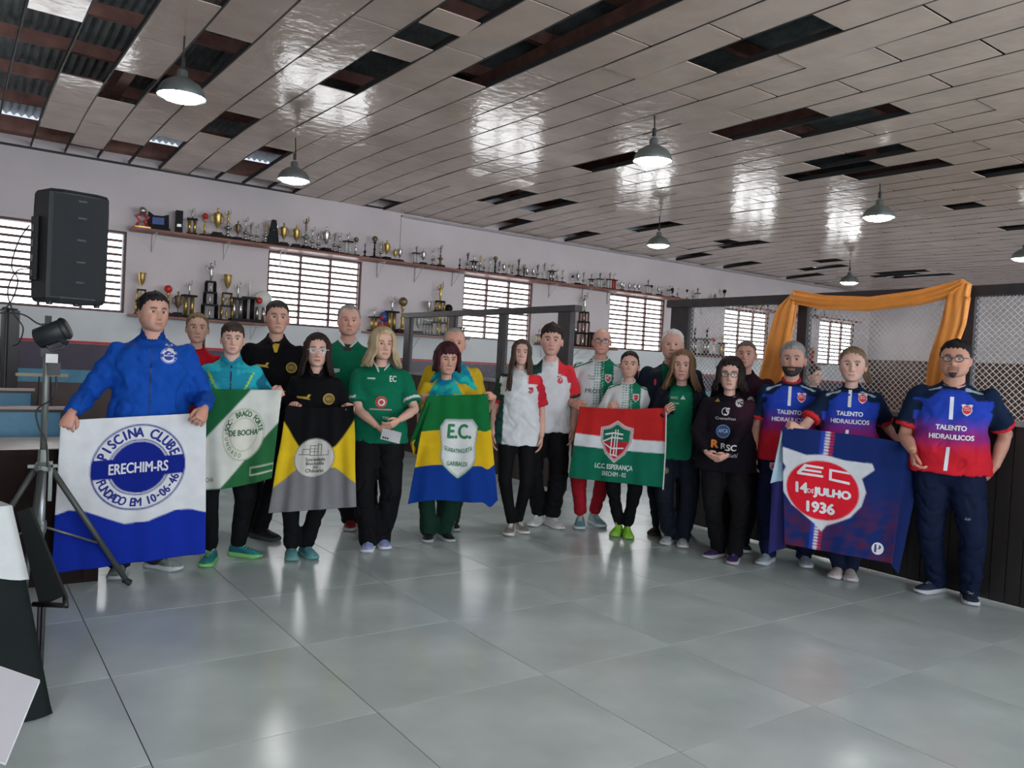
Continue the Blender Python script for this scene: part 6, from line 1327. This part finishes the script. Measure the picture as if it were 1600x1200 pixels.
for x in (-.02, .06): b = MB(); b.tube([(x, 0, a.z-.012), (x*2.5, .05, 0)], .006, 6); obj('leg', b, BLK_, g)
# draped table at lower left
C0 = P(18, 792, 3.2); zt = C0.z; h1 = ground(88, 1084); d1 = (ground(-150, 1150)-ground(88, 1084)).normalized(); d2 = Vector((-d1.y, d1.x, 0)); 
if d2.y < 0: d2 = -d2
tb = empty('draped_table', (C0.x, C0.y, 0), 0, label='table under a floor-length black cloth with a white overlay, lower left', category='table')
def around(t, off, rad=.03):   # outline: along near edge, corner, far edge
    return None
def skirt(z0, z1, flare, tip, amp, col, m, name, top=True, seed=0):
    Ln, Lf = 1.8, .9; b = MB(); pts = []
    for i in range(61): s_ = Ln*(1-i/60); pts.append((d1*s_, -d2, s_))
    for i in range(1, 31): s_ = Lf*i/30; pts.append((d2*s_, -d1, s_))
    vs = []; nz = 16
    for j in range(nz+1):
        v = j/nz
        for i, (p, nn, s_) in enumerate(pts):
            k = math.exp(-(s_/.22)**2); o_ = (-d1-d2)*(.5*tip*k*v)+nn*(flare*v*(1-k)); wv = nn*(amp*v*math.sin(s_*22+seed+(2 if i > 60 else 0)))
            z = z0+(z1-z0)*v-(k*.02*v); q = p+o_+wv; vs.append((q.x, q.y, max(.004, z-(.10*k*v if name == 'white_overlay' else 0))))
    n = len(pts); f = [(j*n+i, (j+1)*n+i, (j+1)*n+i+1, j*n+i+1) for j in range(nz) for i in range(n-1)]
    b.add(vs, f, col); b.add([(q[0]+.002, q[1]+.002, q[2]) for q in vs], [x[::-1] for x in f], col)
    if top: e = [d1*Ln, Vector((0, 0, 0)), d2*Lf, d1*Ln+d2*Lf]; b.add([(q.x, q.y, z0) for q in e], [(0, 1, 2, 3)], col)
    return obj(name, b, m, tb, True, True)
skirt(zt, .012, .05, .26, .02, (.012, .016, .016), CLB, 'black_cloth'); skirt(zt+.006, zt-.17, .03, .10, .012, (.55, .58, .58), CLW, 'white_overlay', seed=1)
obj('tabletop', MB().add([(q.x, q.y, z) for z in (zt-.03, zt-.004) for q in (d1*1.75+d2*.05, d2*.05+d1*.05, d2*.85+d1*.05, d1*1.75+d2*.85)], [(0, 1, 2, 3), (4, 7, 6, 5), (0, 4, 5, 1), (1, 5, 6, 2), (2, 6, 7, 3), (3, 7, 4, 0)]), DKB, tb)
# black chair beyond the table
q = [P(26, 800, 3.75), P(46, 793, 3.75), P(101, 930, 3.70), P(62, 948, 3.70)]; cg = empty('folding_chair', (q[3].x, q[3].y, 0), 0, label='black folding chair seen edge-on behind the draped table', category='chair'); og = Vector((q[3].x, q[3].y, 0))
b = MB(); nv_ = (q[1]-q[0]).cross(q[3]-q[0]).normalized()*.02; b.add([p-og for p in q]+[p-og+nv_ for p in q], [(0, 1, 2, 3), (7, 6, 5, 4)]+[(i, i+4, (i+1) % 4+4, (i+1) % 4) for i in range(4)]); obj('backrest', b, mat('black_chair_fabric', (.010, .013, .013), .8), cg)
s0, s1 = P(52, 944, 3.7)-og, P(102, 932, 3.7)-og; s2 = P(103, 948, 3.66)-og
b = MB(); b.tube([s0, P(98, 946, 3.66)-og, s2, s1], .012, 8); obj('frame', b, BLK_, cg, True)
for px in (62, 68): lp = P(px, 948, 3.68)-og; b = MB(); b.tube([lp, Vector((lp.x, lp.y, .01))], .009, 6); obj('leg', b, BLK_, cg)
# white sheet on a stand close to the camera
q = [P(-160, 985, 1.30), P(62, 1062, 1.18), P(8, 1192, 1.02), P(-220, 1100, 1.12)]; mid = (q[0]+q[1]+q[2]+q[3])/4
ms = empty('lectern', (mid.x, mid.y, 0), 0, label='white sheet on a small lectern at the lower left corner', category='lectern'); og = Vector((mid.x, mid.y, 0)); nv_ = (q[1]-q[0]).cross(q[3]-q[0]).normalized(); nv_ = nv_*(-.004 if nv_.z > 0 else .004)
b = MB(); b.add([p-og for p in q]+[p-og+nv_ for p in q], [(0, 1, 2, 3), (7, 6, 5, 4)]+[(i, i+4, (i+1) % 4+4, (i+1) % 4) for i in range(4)]); obj('sheet', b, mat('white_paper', (.62, .64, .70), .7, var=.03), ms)
b = MB(); k_ = [p.lerp(mid, .12)-og+nv_*1.2 for p in q]; b.add(k_+[p+nv_*2 for p in k_], [(0, 1, 2, 3), (7, 6, 5, 4)]+[(i, i+4, (i+1) % 4+4, (i+1) % 4) for i in range(4)]); obj('tray', b, BPL, ms)
b = MB(); b.tube([(-.02, 0, mid.z-.02), (-.02, 0, .02)], .012, 8); b.lathe([(.14, .0), (.14, .012), (.03, .03)], -.02, 0, 0, 16); obj('post', b, BPL, ms)

a = onY(893, 552, D-.04); sg = empty('wall_sign', (a.x, D-.045, a.z), 0, label='small red and white safety sign on the wall below the third lower shelf', category='sign')
obj('board', MB().box(-.05, .05, 0, .01, -.08, .08), pmat((.6, .05, .04)), sg); obj('white_field', MB().box(-.035, .035, -.003, -.0005, -.065, -.01), pmat((.6, .6, .6)), sg)
